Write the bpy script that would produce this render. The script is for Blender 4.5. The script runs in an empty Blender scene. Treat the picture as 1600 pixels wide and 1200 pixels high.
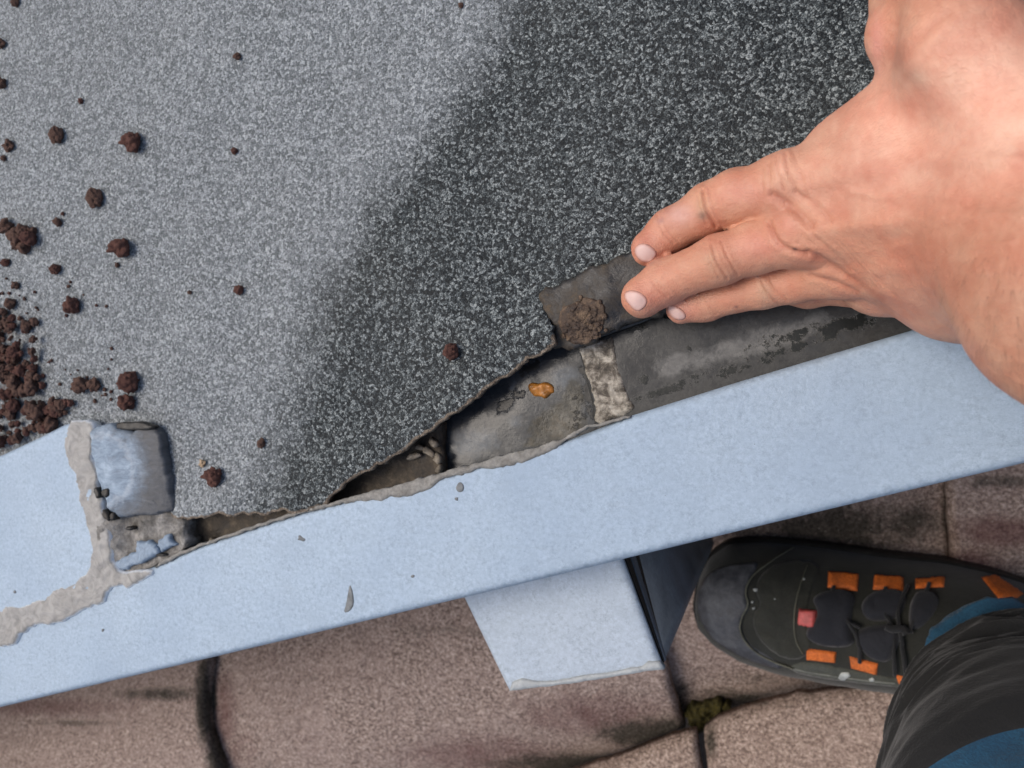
import bpy, math, random
import numpy as np
from mathutils import Vector, Matrix
from mathutils.geometry import delaunay_2d_cdt
from mathutils.bvhtree import BVHTree

random.seed(7); rng = np.random.default_rng(7)
S = bpy.context.scene
COL = S.collection
# ------------------------------------------------------------------ camera, world, sun, exposure
TH = math.radians(20.0); D = 0.32; FP = 1600 * 26 / 36.0
CAM = np.array([D * math.sin(TH), 0.0, D * math.cos(TH)])
AX = np.array([math.cos(TH), 0, -math.sin(TH)]); AY = np.array([0, 1.0, 0]); AF = np.array([-math.sin(TH), 0, -math.cos(TH)])
cd = bpy.data.cameras.new('camera'); cam = bpy.data.objects.new('camera', cd); COL.objects.link(cam)
cam.location = CAM; cam.rotation_euler = (0, TH, 0)
cd.lens = 26; cd.sensor_width = 36; cd.clip_start = 0.005; cd.clip_end = 200
cd.dof.use_dof = True; cd.dof.focus_distance = 0.285; cd.dof.aperture_fstop = 16
S.camera = cam
SUN_EL, SUN_AZ = math.radians(59), math.radians(-80)   # azimuth measured from +Y (image up) towards +X
w = bpy.data.worlds.new('World'); S.world = w; w.use_nodes = True
nt = w.node_tree; nt.nodes.clear()
sky = nt.nodes.new('ShaderNodeTexSky'); sky.sky_type = 'NISHITA'; sky.sun_disc = False
sky.sun_elevation = SUN_EL; sky.sun_rotation = SUN_AZ; sky.dust_density = 4.0; sky.air_density = 1.0; sky.ozone_density = 1.0
bg = nt.nodes.new('ShaderNodeBackground'); bg.inputs['Strength'].default_value = 0.13
wo = nt.nodes.new('ShaderNodeOutputWorld')
nt.links.new(sky.outputs[0], bg.inputs[0]); nt.links.new(bg.outputs[0], wo.inputs[0])
sd = bpy.data.lights.new('sun', 'SUN'); sd.energy = 1.25; sd.angle = math.radians(34); sd.color = (1, 0.93, 0.84)
sun = bpy.data.objects.new('sun', sd); COL.objects.link(sun)
_dir = Vector((math.sin(SUN_AZ) * math.cos(SUN_EL), math.cos(SUN_AZ) * math.cos(SUN_EL), math.sin(SUN_EL)))
sun.rotation_euler = _dir.to_track_quat('Z', 'Y').to_euler()
S.view_settings.view_transform = 'Standard'; S.view_settings.look = 'None'
S.view_settings.exposure = 0.28; S.view_settings.gamma = 1.0

# ------------------------------------------------------------------ helpers
def W(px, py, d):
    u = (np.asarray(px, float) - 800) / FP; v = (600 - np.asarray(py, float)) / FP; d = np.asarray(d, float)
    return CAM + d[..., None] * (u[..., None] * AX + v[..., None] * AY + AF)
def W1(px, py, d): return W(np.array(px), np.array(py), np.array(d))
def raydir(px, py):
    u = (np.asarray(px, float) - 800) / FP; v = (600 - np.asarray(py, float)) / FP
    return u[..., None] * AX + v[..., None] * AY + AF
def onz(px, py, z):
    r = raydir(px, py); d = (np.asarray(z, float) - CAM[2]) / r[..., 2]
    return CAM + d[..., None] * r
def proj(P):
    q = P - CAM; d = q @ AF
    return 800 + FP * (q @ AX) / d, 600 - FP * (q @ AY) / d, d
def ss(a, b, x):
    t = np.clip((x - a) / (b - a), 0, 1); return t * t * (3 - 2 * t)
def _h(ix, iy, iz, seed):
    n = (ix * 374761393 + iy * 668265263 + iz * 1274126177 + seed * 144665) & 0xffffffff
    n = ((n ^ (n >> 13)) * 1274126177) & 0xffffffff
    n = (n ^ (n >> 16)) & 0xffffffff
    return n / 4294967295.0 * 2 - 1
def vn(x, y, z=0.0, seed=0):
    x, y, z = np.broadcast_arrays(np.asarray(x, float), np.asarray(y, float), np.asarray(z, float))
    ix = np.floor(x).astype(np.int64); iy = np.floor(y).astype(np.int64); iz = np.floor(z).astype(np.int64)
    fx = x - ix; fy = y - iy; fz = z - iz
    fx = fx * fx * (3 - 2 * fx); fy = fy * fy * (3 - 2 * fy); fz = fz * fz * (3 - 2 * fz)
    r = 0
    for a in (0, 1):
        for b in (0, 1):
            for c in (0, 1):
                wt = (fx if a else 1 - fx) * (fy if b else 1 - fy) * (fz if c else 1 - fz)
                r = r + wt * _h(ix + a, iy + b, iz + c, seed)
    return r
def fbm(x, y, z=0.0, s=1.0, o=4, seed=0):
    r = 0; a = 1.0; t = 0
    for k in range(o):
        r = r + a * vn(x * s, y * s, np.asarray(z) * s, seed + k * 17); t += a; a *= 0.5; s *= 2.03
    return r / t

def mesh_obj(name, verts, faces, mat, parent=None, smooth=True, attrs=None, colors=None):
    me = bpy.data.meshes.new(name)
    verts = np.asarray(verts, float)
    me.from_pydata(verts.tolist(), [], [list(map(int, f)) for f in faces])
    me.validate(); me.update()
    if smooth: me.polygons.foreach_set('use_smooth', [True] * len(me.polygons))
    if attrs:
        for k, v in attrs.items():
            if len(v) == len(me.vertices):
                at = me.attributes.new(k, 'FLOAT', 'POINT'); at.data.foreach_set('value', np.asarray(v, np.float32))
    if colors is not None and len(colors) == len(me.vertices):
        at = me.attributes.new('tint', 'FLOAT_COLOR', 'POINT')
        c = np.ones((len(colors), 4), np.float32); c[:, :3] = colors
        at.data.foreach_set('color', c.ravel())
    me.materials.append(mat)
    o = bpy.data.objects.new(name, me); COL.objects.link(o)
    if parent is not None:
        o.parent = parent
        o.matrix_parent_inverse = Matrix.Translation(-Vector(parent.location))
    return o
def tag(o, label=None, cat=None, group=None, kind=None):
    if label: o['label'] = label
    if cat: o['category'] = cat
    if group: o['group'] = group
    if kind: o['kind'] = kind
    return o
def empty(name, loc, label, cat, group=None):
    o = bpy.data.objects.new(name, None); COL.objects.link(o); o.location = loc; o.empty_display_size = 0.02
    return tag(o, label, cat, group)

def resample(P, s, closed=True):
    P = np.asarray(P, float); out = []
    n = len(P)
    for i in range(n if closed else n - 1):
        a = P[i]; b = P[(i + 1) % n]; m = max(1, int(np.linalg.norm(b - a) / s))
        for k in range(m): out.append(a + (b - a) * k / m)
    if not closed: out.append(P[-1])
    return np.array(out)
def smooth_loop(P, it=2):
    P = np.asarray(P, float)
    for _ in range(it):
        Q = np.roll(P, -1, axis=0)
        P = np.stack([0.75 * P + 0.25 * Q, 0.25 * P + 0.75 * Q], 1).reshape(-1, 2)
    return P
def seg_dist(X, B, closed=True):
    """distance of points X (n,2) to polyline B"""
    out = np.full(len(X), 1e9)
    m = len(B)
    for i in range(m if closed else m - 1):
        a = B[i]; b = B[(i + 1) % m]; ba = b - a; L = ba @ ba
        if L < 1e-16: continue
        t = np.clip(((X - a) @ ba) / L, 0, 1)
        d = np.hypot(*(X - a - t[:, None] * ba).T)
        out = np.minimum(out, d)
    return out
def inside(X, B):
    c = np.zeros(len(X), bool); m = len(B)
    for i in range(m):
        a = B[i]; b = B[(i + 1) % m]
        if a[1] == b[1]: continue
        k = ((a[1] > X[:, 1]) != (b[1] > X[:, 1])) & (X[:, 0] < (b[0] - a[0]) * (X[:, 1] - a[1]) / (b[1] - a[1]) + a[0])
        c ^= k
    return c
def fill(B, s, fine=None, coarse=None):
    """triangulate loop B (n,2) with interior points at spacing s (s near the edge / coarse far away)"""
    lo = B.min(0); hi = B.max(0)
    def grid(st):
        gx, gy = np.meshgrid(np.arange(lo[0], hi[0], st), np.arange(lo[1], hi[1], st * 0.87))
        gx = gx + (np.arange(gx.shape[0]) % 2)[:, None] * st * 0.5
        p = np.stack([gx.ravel(), gy.ravel()], 1)
        return p + (rng.random(p.shape) - 0.5) * st * 0.35
    p = grid(s); p = p[inside(p, B)]; d = seg_dist(p, B)
    keep = d > s * 0.6
    if coarse:
        keep &= d < fine
    pts = p[keep]
    if coarse:
        q = grid(coarse); q = q[inside(q, B)]; dq = seg_dist(q, B); pts = np.vstack([pts, q[dq >= fine + coarse * 0.3]])
    allp = np.vstack([B, pts]); n = len(B)
    edges = [(i, (i + 1) % n) for i in range(n)]
    vo, eo, fo, *_ = delaunay_2d_cdt([Vector(v) for v in allp], edges, [list(range(n))], 1, 1e-9)
    V = np.array([tuple(v) for v in vo]); F = [list(f) for f in fo]
    from collections import Counter
    cnt = Counter()
    for f in F:
        for i in range(len(f)): cnt[(f[i], f[(i + 1) % len(f)])] += 1
    bd = [(a, b) for (a, b) in cnt if (b, a) not in cnt]
    return V, F, bd
def slab(name, poly, H, thick, mat, parent=None, s=0.002, z0=0.0, jit=0.0, jf=150.0, rnd=0.0, sm=1, fine=None, coarse=None, frame='px', seed=0, colfn=None, wall_round=True):
    """solid sheet whose outline is the polygon (photo pixels on plane z0), top at H(x,y), sides down by thick"""
    P = np.array(poly, float)
    if sm: P = smooth_loop(P, sm)
    if frame == 'px':
        B = onz(P[:, 0], P[:, 1], np.full(len(P), z0))[:, :2]
        for _ in range(3):
            z = H(B[:, 0], B[:, 1]); B = onz(P[:, 0], P[:, 1], z)[:, :2]
    else: B = P
    B = resample(B, s)
    if jit:
        B = B + np.stack([fbm(B[:, 0], B[:, 1], s=jf, seed=seed), fbm(B[:, 0], B[:, 1], s=jf, seed=seed + 5)], 1) * jit
    V, F, bd = fill(B, s, fine, coarse)
    d = seg_dist(V, B)
    z = H(V[:, 0], V[:, 1])
    if rnd:
        q = np.clip(rnd - d, 0, rnd); z = z - (rnd - np.sqrt(np.maximum(rnd * rnd - q * q, 0)))
    top = np.column_stack([V, z]); n = len(V)
    bot = top.copy(); bot[:, 2] = (H(V[:, 0], V[:, 1]) - thick)
    faces = [f for f in F] + [[i + n for i in f[::-1]] for f in F] + [[b, a, a + n, b + n] for a, b in bd]
    ver = np.vstack([top, bot])
    cl = colfn(ver) if colfn else None
    return mesh_obj(name, ver, faces, mat, parent, True, {'edge': np.concatenate([d, d * 0])}, cl)
def bvh_of(o):
    me = o.data
    return BVHTree.FromPolygons([o.matrix_world @ v.co if False else v.co for v in me.vertices], [tuple(p.vertices) for p in me.polygons])
def cast(bvh, px, py):
    r = raydir(np.array(px, float), np.array(py, float)); r = r / np.linalg.norm(r)
    h = bvh.ray_cast(Vector(CAM), Vector(r))
    if h[0] is None: return None
    nrm = h[1]
    if nrm.dot(Vector(r)) > 0: nrm = -nrm
    return np.array(h[0]), np.array(nrm)
def drape(name, poly, bvh, thick, mat, parent=None, s=4.0, rnd=0.0, off=0.0, sm=1, jit=0.0, bump=None, colfn=None):
    """patch lying on another mesh: outline in photo pixels, dropped onto the surface, with thickness"""
    B = np.array(poly, float)
    if sm: B = smooth_loop(B, sm)
    B = resample(B, s)
    if jit: B = B + np.stack([fbm(B[:, 0], B[:, 1], s=0.06, seed=3), fbm(B[:, 0], B[:, 1], s=0.06, seed=9)], 1) * jit
    V, F, bd = fill(B, s)
    d = seg_dist(V, B)
    pts = []; ns = []; ok = []
    for v in V:
        h = cast(bvh, v[0], v[1]); ok.append(h is not None)
        pts.append(h[0] if h else (0, 0, 0)); ns.append(h[1] if h else (0, 0, 1))
    pts = np.array(pts); ns = np.array(ns)
    # smooth the normals a little
    nb = [[] for _ in V]
    for f in F:
        for i in range(len(f)): nb[f[i]].append(f[(i + 1) % len(f)])
    for _ in range(3):
        ns = np.array([(ns[i] + ns[nb[i]].sum(0)) if nb[i] else ns[i] for i in range(len(ns))]); ns /= np.linalg.norm(ns, axis=1)[:, None] + 1e-12
    t = np.full(len(V), thick)
    if rnd:
        q = np.clip(1 - d / rnd, 0, 1); t = t * np.sqrt(np.maximum(1 - q * q, 0.0)) * 0.92 + thick * 0.08
    if bump is not None: t = t + bump(V[:, 0], V[:, 1])
    top = pts + ns * (t + off)[:, None]; bot = pts - ns * 0.0008
    n = len(V); okf = [f for f in F if all(ok[i] for i in f)]
    faces = okf + [[i + n for i in f[::-1]] for f in okf] + [[b, a, a + n, b + n] for a, b in bd if ok[a] and ok[b]]
    ver = np.vstack([top, bot])
    cl = colfn(np.vstack([V, V])) if colfn else None
    return mesh_obj(name, ver, faces, mat, parent, True, {'edge': np.concatenate([d, d])}, cl)

# ------------------------------------------------------------------ material tools
class M:
    def __init__(s, name):
        s.m = bpy.data.materials.new(name); s.m.use_nodes = True; s.t = s.m.node_tree; s.N = s.t.nodes; s.L = s.t.links
        s.b = s.N['Principled BSDF']
        s.co = s.N.new('ShaderNodeTexCoord').outputs['Object']
        s.nrm = None
    def noise(s, scale, detail=5, rough=0.6, dist=0.0, co=None):
        n = s.N.new('ShaderNodeTexNoise'); n.inputs['Scale'].default_value = scale; n.inputs['Detail'].default_value = detail
        n.inputs['Roughness'].default_value = rough; n.inputs['Distortion'].default_value = dist
        s.L.new(co or s.co, n.inputs['Vector']); return n.outputs['Fac']
    def vor(s, scale, out='Distance', feat='F1', co=None, rnd=1.0):
        n = s.N.new('ShaderNodeTexVoronoi'); n.feature = feat; n.inputs['Scale'].default_value = scale; n.inputs['Randomness'].default_value = rnd
        s.L.new(co or s.co, n.inputs['Vector']); return n.outputs[out]
    def ramp(s, f, stops, interp='LINEAR'):
        n = s.N.new('ShaderNodeValToRGB'); n.color_ramp.interpolation = interp
        e = n.color_ramp.elements
        while len(e) < len(stops): e.new(0.5)
        for k, (p, c) in enumerate(stops):
            e[k].position = p; e[k].color = (c, c, c, 1) if not hasattr(c, '__len__') else (*c, 1)
        s.L.new(f, n.inputs[0]); return n.outputs[0]
    def mix(s, f, a, b, mode='MIX'):
        n = s.N.new('ShaderNodeMix'); n.data_type = 'RGBA'; n.blend_type = mode
        for sock, v in ((n.inputs[0], f), (n.inputs[6], a), (n.inputs[7], b)):
            if hasattr(v, 'links'): s.L.new(v, sock)
            elif hasattr(v, '__len__'): sock.default_value = (*v, 1)
            else:
                sock.default_value = v if sock == n.inputs[0] else (v, v, v, 1)
        return n.outputs[2]
    def math(s, op, a, b=0.0, c=0.0):
        n = s.N.new('ShaderNodeMath'); n.operation = op
        for sock, v in zip(n.inputs, (a, b, c)):
            if hasattr(v, 'links'): s.L.new(v, sock)
            else: sock.default_value = v
        return n.outputs[0]
    def attr(s, name, out='Fac'):
        n = s.N.new('ShaderNodeAttribute'); n.attribute_name = name; return n.outputs[out]
    def sep(s, v=None):
        n = s.N.new('ShaderNodeSeparateXYZ'); s.L.new(v or s.co, n.inputs[0]); return n.outputs
    def mapping(s, scale=(1, 1, 1), rot=(0, 0, 0)):
        n = s.N.new('ShaderNodeMapping'); n.inputs['Scale'].default_value = scale; n.inputs['Rotation'].default_value = rot
        s.L.new(s.co, n.inputs['Vector']); return n.outputs[0]
    def bump(s, h, dist, strength=1.0):
        n = s.N.new('ShaderNodeBump'); n.inputs['Distance'].default_value = dist; n.inputs['Strength'].default_value = strength
        s.L.new(h, n.inputs['Height'])
        if s.nrm: s.L.new(s.nrm, n.inputs['Normal'])
        s.nrm = n.outputs[0]; s.L.new(s.nrm, s.b.inputs['Normal'])
    def set(s, **k):
        for a, v in k.items():
            sock = s.b.inputs[a.replace('_', ' ')]
            if hasattr(v, 'links'): s.L.new(v, sock)
            elif hasattr(v, '__len__'): sock.default_value = (*v, 1) if len(v) == 3 and sock.type == 'RGBA' else v
            else: sock.default_value = v
        return s.m

# mineral felt: loose slate granules, sky glare painted pale on the left, shade painted dark on the right
def m_felt():
    m = M('mineral_felt')
    cell = m.vor(860, 'Color'); val = m.sep(cell)[0]
    cell2 = m.vor(1400, 'Color'); val2 = m.sep(cell2)[1]
    dist = m.vor(860, 'Distance')
    hn = m.noise(1500, 1, .6); val = m.ramp(m.math('ADD', m.math('MULTIPLY', val, .60), m.math('MULTIPLY', m.math('SUBTRACT', hn, .33), 1.2)), [(0.08, 0.0), (1.08, 1.0)])
    shade_cols = m.ramp(val, [(0.12, (.006, .008, .009)), (0.36, (.022, .027, .029)), (0.55, (.068, .08, .082)), (0.72, (.155, .176, .177)), (0.88, (.36, .39, .385))])
    glare_cols = m.ramp(val, [(0.1, (.10, .112, .116)), (0.35, (.185, .203, .212)), (0.6, (.285, .308, .32)), (0.85, (.48, .51, .52))])
    mask = m.attr('glare')
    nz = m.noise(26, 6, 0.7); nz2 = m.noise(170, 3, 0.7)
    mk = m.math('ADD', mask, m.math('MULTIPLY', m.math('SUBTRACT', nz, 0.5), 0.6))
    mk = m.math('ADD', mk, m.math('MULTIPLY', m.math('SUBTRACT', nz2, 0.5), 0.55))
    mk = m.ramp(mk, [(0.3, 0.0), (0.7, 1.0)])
    c = m.mix(mk, shade_cols, glare_cols)
    c = m.mix(m.math('MULTIPLY', val2, 0.30), c, (0.03, 0.032, 0.033))
    c = m.mix(m.ramp(m.noise(9, 5, .65), [(0.42, 0.0), (0.75, 0.12)]), c, (.17, .165, .15))
    sl = m.ramp(m.math('ADD', m.attr('soil'), m.math('MULTIPLY', m.math('SUBTRACT', m.noise(150, 7, .8), .5), 1.7)), [(0.62, 0.0), (0.85, 0.8)])
    c = m.mix(sl, c, m.ramp(val2, [(0, (.05, .025, .018)), (1, (.16, .085, .062))]))
    e = m.attr('edge')
    em = m.ramp(m.math('ADD', m.math('MULTIPLY', e, 400.0), m.math('MULTIPLY', m.noise(300, 4), 0.9)), [(0.7, 1.0), (1.3, 0.0)])
    c = m.mix(em, c, m.ramp(m.noise(420, 4), [(0.3, (.07, .05, .035)), (0.6, (.24, .19, .14)), (0.8, (.4, .34, .27))]))
    m.bump(m.math('SUBTRACT', 1.0, dist), 0.0008, 0.45)
    m.bump(val, 0.0009, 0.6); m.bump(nz, 0.003, 0.25)
    return m.set(Base_Color=c, Roughness=m.ramp(val2, [(0, .38), (1, .8)]), Specular_IOR_Level=0.22)
def m_metal(name, tint=(.33, .41, .49), dark=0.0, var=0.24):
    m = M(name)
    g = m.noise(520, 5, 0.85); g2 = m.noise(150, 7, 0.8); big = m.noise(11, 4, 0.55)
    c = m.mix(m.ramp(g, [(0.36, 0.0), (0.64, 1.0)]), tuple(x * (1 - var) for x in tint), tuple(x * (1 + var) for x in tint))
    c = m.mix(m.ramp(g2, [(0.42, 0.0), (0.62, 0.6)]), c, tuple(x * 1.2 for x in tint)); c = m.mix(m.ramp(m.noise(75, 7, .75), [(0.5, 0.0), (0.72, 0.4)]), c, tuple(x * .72 for x in tint))
    c = m.mix(m.ramp(big, [(0.35, 0.0), (0.7, 0.45)]), c, tuple(x * y for x, y in zip(tint, (.88, .92, .98))))
    sc = m.noise(60, 8, 0.7, co=m.mapping((1, 8, 1), (0, 0, math.radians(-14))))
    c = m.mix(m.ramp(sc, [(0.58, 0.0), (0.76, 0.3)]), c, (.27, .31, .345))
    speck = m.ramp(m.vor(210), [(0.035, 1.0), (0.06, 0.0)])
    keep = m.ramp(m.sep(m.vor(210, 'Color'))[0], [(0.93, 0.0), (0.94, 1.0)])
    c = m.mix(m.math('MULTIPLY', m.math('MULTIPLY', speck, keep), 0.6), c, (.16, .17, .17))
    m.bump(g, 0.0004, 0.5); m.bump(g2, 0.0006, 0.35); m.bump(big, 0.01, 0.15)
    return m.set(Base_Color=c, Roughness=m.ramp(big, [(0.3, 0.55), (0.7, 0.68)]), Metallic=0.12, Specular_IOR_Level=0.4)
def m_sealant():
    m = M('sealant')
    n = m.noise(55, 5, 0.6, co=m.mapping((1, 1, 1))); st = m.noise(120, 6, 0.65, 1.5)
    c = m.ramp(st, [(0.3, (.17, .162, .148)), (0.5, (.29, .28, .26)), (0.7, (.39, .378, .352))])
    c = m.mix(m.ramp(n, [(0.4, 0.0), (0.75, 0.4)]), c, (.3, .29, .27))
    e = m.attr('edge')
    c = m.mix(m.ramp(m.math('MULTIPLY', e, 1000.0), [(0.2, 1.0), (1.3, 0.0)]), c, (.72, .74, .75))
    m.bump(st, 0.0012, 0.5); m.bump(m.noise(500, 3), 0.0004, 0.4)
    return m.set(Base_Color=c, Roughness=0.55)
def m_rough(name, cols, scale=80, rough=0.8, bump=0.001, fine=600, spec=0.4):
    m = M(name)
    a = m.noise(scale, 8, 0.68, 0.4); b = m.noise(fine, 3, 0.7)
    k = len(cols)
    c = m.ramp(a, [(0.28 + 0.44 * i / (k - 1), cc) for i, cc in enumerate(cols)])
    c = m.mix(m.ramp(b, [(0.35, 0.0), (0.7, 0.4)]), c, tuple(x * 0.45 for x in cols[0]))
    m.bump(a, bump, 0.7); m.bump(b, bump * 0.3, 0.7)
    r = rough if not isinstance(rough, tuple) else m.ramp(a, [(0.35, rough[0]), (0.65, rough[1])])
    return m.set(Base_Color=c, Roughness=r, Specular_IOR_Level=spec)
def m_corner():
    m = M('worn_shaded_flashing'); n = m.noise(150, 7, .75, .6); st = m.noise(110, 7, .75, 1.0, co=m.mapping((1, 2.5, 1))); big = m.noise(55, 5, .6, 1.0)
    v = m.math('ADD', m.attr('blue'), m.math('MULTIPLY', m.math('SUBTRACT', n, .5), .5))
    dark = m.ramp(st, [(.3, (.035, .037, .042)), (.55, (.085, .09, .098)), (.75, (.18, .18, .18))])
    blue = m.ramp(m.mix(.5, st, big), [(.38, (.07, .10, .14)), (.5, (.18, .245, .32)), (.62, (.35, .44, .53))])
    c = m.mix(m.ramp(v, [(.34, 0.0), (.72, 1.0)]), dark, blue)  # blue paint fades to dark on the right, curvature shading painted in
    rim = m.ramp(v, [(.66, 0.0), (.74, .4), (.82, 0.0)]); c = m.mix(rim, c, (.42, .46, .50))
    m.bump(n, .001, .6); m.bump(st, .0008, .5)
    return m.set(Base_Color=c, Roughness=m.ramp(st, [(.3, .4), (.7, .7)]))
def m_tile():
    m = M('concrete_tile')
    g = m.noise(400, 3, 0.8); g2 = m.noise(120, 6, .75); b = m.noise(11, 5, 0.6, .6); red = m.attr('red'); alg_shade = m.attr('algae_shade')
    c = m.ramp(g, [(0.36, (.085, .058, .047)), (0.5, (.335, .248, .205)), (0.64, (.68, .55, .47))])
    c = m.mix(m.ramp(b, [(0.35, 0.0), (0.65, 0.5)]), c, m.ramp(g2, [(0.35, (.20, .135, .115)), (0.65, (.62, .485, .42))]))
    rr = m.ramp(m.math('ADD', red, m.math('MULTIPLY', m.math('SUBTRACT', m.noise(45, 6, .7), .5), 0.9)), [(0.38, 0.0), (0.85, 0.75)])
    c = m.mix(rr, c, m.ramp(g, [(0.35, (.10, .045, .042)), (0.7, (.22, .11, .10))]))
    al = m.ramp(m.math('ADD', alg_shade, m.math('MULTIPLY', m.math('SUBTRACT', m.noise(60, 6, .75), .5), 1.1)), [(0.4, 0.0), (0.75, 0.9)])
    c = m.mix(al, c, m.ramp(g, [(0.3, (.018, .016, .012)), (0.7, (.075, .066, .05))]))
    sp = m.ramp(m.vor(420), [(0.1, 1.0), (0.2, 0.0)]); kp = m.ramp(m.sep(m.vor(420, 'Color'))[0], [(0.86, 0.0), (0.87, 1.0)])
    c = m.mix(m.math('MULTIPLY', m.math('MULTIPLY', sp, kp), 0.8), c, (.6, .55, .48))
    m.bump(g, 0.002, 0.9); m.bump(g2, 0.003, 0.6)
    return m.set(Base_Color=c, Roughness=0.85, Specular_IOR_Level=0.25)
def m_skin():
    m = M('skin')
    t = m.attr('tint', 'Color')
    mot = m.noise(75, 5, 0.6); mot2 = m.noise(260, 4, 0.6)
    c = m.mix(m.ramp(mot, [(0.38, 0.0), (0.62, 0.55)]), t, m.mix(1.0, t, (.98, .74, .70), 'MULTIPLY'))
    c = m.mix(m.ramp(mot2, [(0.3, 0.22), (0.6, 0.0)]), c, m.mix(1.0, t, (.86, .74, .70), 'MULTIPLY'))
    fine = m.vor(850, 'Distance', 'DISTANCE_TO_EDGE'); lines = m.noise(420, 3, .6, .5, co=m.mapping((0.35, 1.6, 1), (0, 0, math.radians(25))))
    m.bump(m.ramp(fine, [(0.0, 0.0), (0.15, 1.0)]), 0.00014, 0.45); m.bump(lines, 0.0006, 0.35); m.bump(mot2, 0.0009, 0.35)
    return m.set(Base_Color=c, Roughness=m.ramp(mot2, [(.3, .42), (.7, .58)]), Specular_IOR_Level=0.42, Subsurface_Weight=0.12, Subsurface_Radius=(0.009, 0.0035, 0.0018), Subsurface_Scale=0.6)
def m_cloth(name, col, worn, scale=900):
    m = M(name)
    wv = m.noise(scale, 2, 0.7); n = m.noise(30, 7, 0.7, .5); st = m.noise(26, 7, .7, .6, co=m.mapping((1, 5, 1), (0, 0, math.radians(-20))))
    c = m.mix(m.ramp(n, [(0.42, 0.0), (0.75, 0.7)]), col, worn)
    c = m.mix(m.ramp(st, [(0.56, 0.0), (0.76, 0.22)]), c, tuple(x * 1.8 + .01 for x in worn))
    c = m.mix(m.ramp(wv, [(0.35, 0.5), (0.6, 0.0)]), c, tuple(x * .4 for x in col))
    m.bump(wv, 0.0006, 0.6); m.bump(n, 0.004, 0.35)
    return m.set(Base_Color=c, Roughness=0.85, Sheen_Weight=0.15)
def m_plain(name, col, rough=0.5, var=0.3, scale=150, bump=0.0005, **k):
    m = M(name); n = m.noise(scale, 6, 0.65); f = m.noise(scale * 6, 3, .6)
    c = m.mix(m.ramp(n, [(0.35, 0.0), (0.7, 1.0)]), tuple(x * (1 - var) for x in col), tuple(min(1, x * (1 + var)) for x in col))
    m.bump(n, bump, 0.6); m.bump(f, bump * .3, .5)
    return m.set(Base_Color=c, Roughness=rough, **k)
rs = random.Random(5)
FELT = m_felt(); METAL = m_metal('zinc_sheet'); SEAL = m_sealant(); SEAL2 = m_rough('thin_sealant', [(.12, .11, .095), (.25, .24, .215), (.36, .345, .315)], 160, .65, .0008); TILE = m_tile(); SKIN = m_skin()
DUCT = m_metal('weathered_zinc', (.38, .44, .50)); DUCTD = m_rough('dark_zinc', [(.11, .125, .14), (.17, .19, .21), (.22, .245, .265)], 40, (.35, .6), .0004)
LAVA = m_rough('lava_grit', [(.060, .034, .026), (.17, .098, .074), (.34, .21, .165)], 260, 0.9, 0.0012, 1400, .2)
LAVAR = m_rough('red_lava_grit', [(.065, .030, .024), (.17, .080, .062), (.30, .16, .125)], 260, 0.9, 0.0012, 1400, .2)
SOIL = m_rough('damp_soil', [(.022, .012, .008), (.09, .058, .038), (.26, .18, .115)], 240, (.4, .9), 0.0015, 1300)
def m_channel(name, lo, hi, pale, grime_shade, silt):
    m = M(name); a = m.noise(45, 8, .7, .5); b = m.noise(520, 4, .7); n = m.noise(190, 6, .75); n2 = m.noise(80, 5, .65, .15)
    c = m.mix(m.ramp(a, [(.3, .25), (.7, .85)]), lo, hi)
    j = lambda at, nz, k, p0, p1: m.ramp(m.math('ADD', m.attr(at), m.math('MULTIPLY', m.math('SUBTRACT', nz, .5), k)), [(p0, 0.0), (p1, 1.0)])
    pm = j('pale', n2, 1.0, .40, .66); sm_ = j('silt', n2, .9, .40, .55); gm = j('grime_shade', n, 2.2, .56, .70)
    c = m.mix(m.math('MULTIPLY', pm, .8), c, pale); c = m.mix(m.math('MULTIPLY', sm_, .9), c, m.ramp(n, [(.35, (.008, .008, .005)), (.55, tuple(x * .6 for x in silt)), (.78, (.10, .06, .025))]))
    c = m.mix(gm, c, grime_shade); c = m.mix(m.ramp(b, [(.35, .35), (.6, 0.0)]), c, tuple(x * .4 for x in lo))
    m.bump(n, .0002, .2); m.bump(gm, .0003, .3); m.bump(b, .0002, .4)
    return m.set(Base_Color=c, Roughness=m.mix(gm, m.mix(m.ramp(n2, [(.44, 0.0), (.56, 1.0)]), .10, .34), .3), Specular_IOR_Level=.30)
WET = m_channel('wet_bitumen', (.016, .018, .021), (.040, .046, .052), (.11, .128, .146), (.010, .010, .009), (.055, .045, .02))
SHEET = m_channel('grey_sheet', (.030, .030, .028), (.072, .072, .069), (.17, .168, .16), (.010, .012, .010), (.05, .04, .03))
MORTAR = m_rough('dried_mortar', [(.06, .05, .036), (.20, .17, .13), (.38, .34, .28)], 130, 0.75, .0012)
MORTAR2 = m_rough('blotched_mortar', [(.018, .015, .011), (.13, .11, .085), (.46, .42, .35), (.66, .62, .54)], 210, .6, .0016)
DIRT = m_rough('crusted_dirt', [(.012, .009, .006), (.06, .047, .033), (.19, .155, .115)], 140, (.5, .9), .0014)
CRUST = m_rough('grey_crust', [(.03, .027, .022), (.15, .14, .125), (.30, .285, .26), (.42, .40, .37)], 130, .7, .002)
BITU = m_rough('bare_bitumen', [(.012, .011, .010), (.032, .030, .029), (.055, .043, .031), (.15, .105, .062)], 95, (.22, .8), .0012)
GRIME_SHADE = m_rough('grime_shade', [(.008, .007, .005), (.02, .017, .013), (.05, .04, .03)], 150, (.3, .6), .001)
WORN = m_metal('worn_blue_paint', (.22, .28, .35), var=.3)
MOSS = m_rough('moss', [(.012, .010, .003), (.05, .042, .008), (.12, .095, .014)], 420, .95, .003)
BRICK = m_rough('old_masonry', [(.03, .024, .02), (.06, .045, .036), (.10, .075, .06)], 30, .9, .002)

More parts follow.
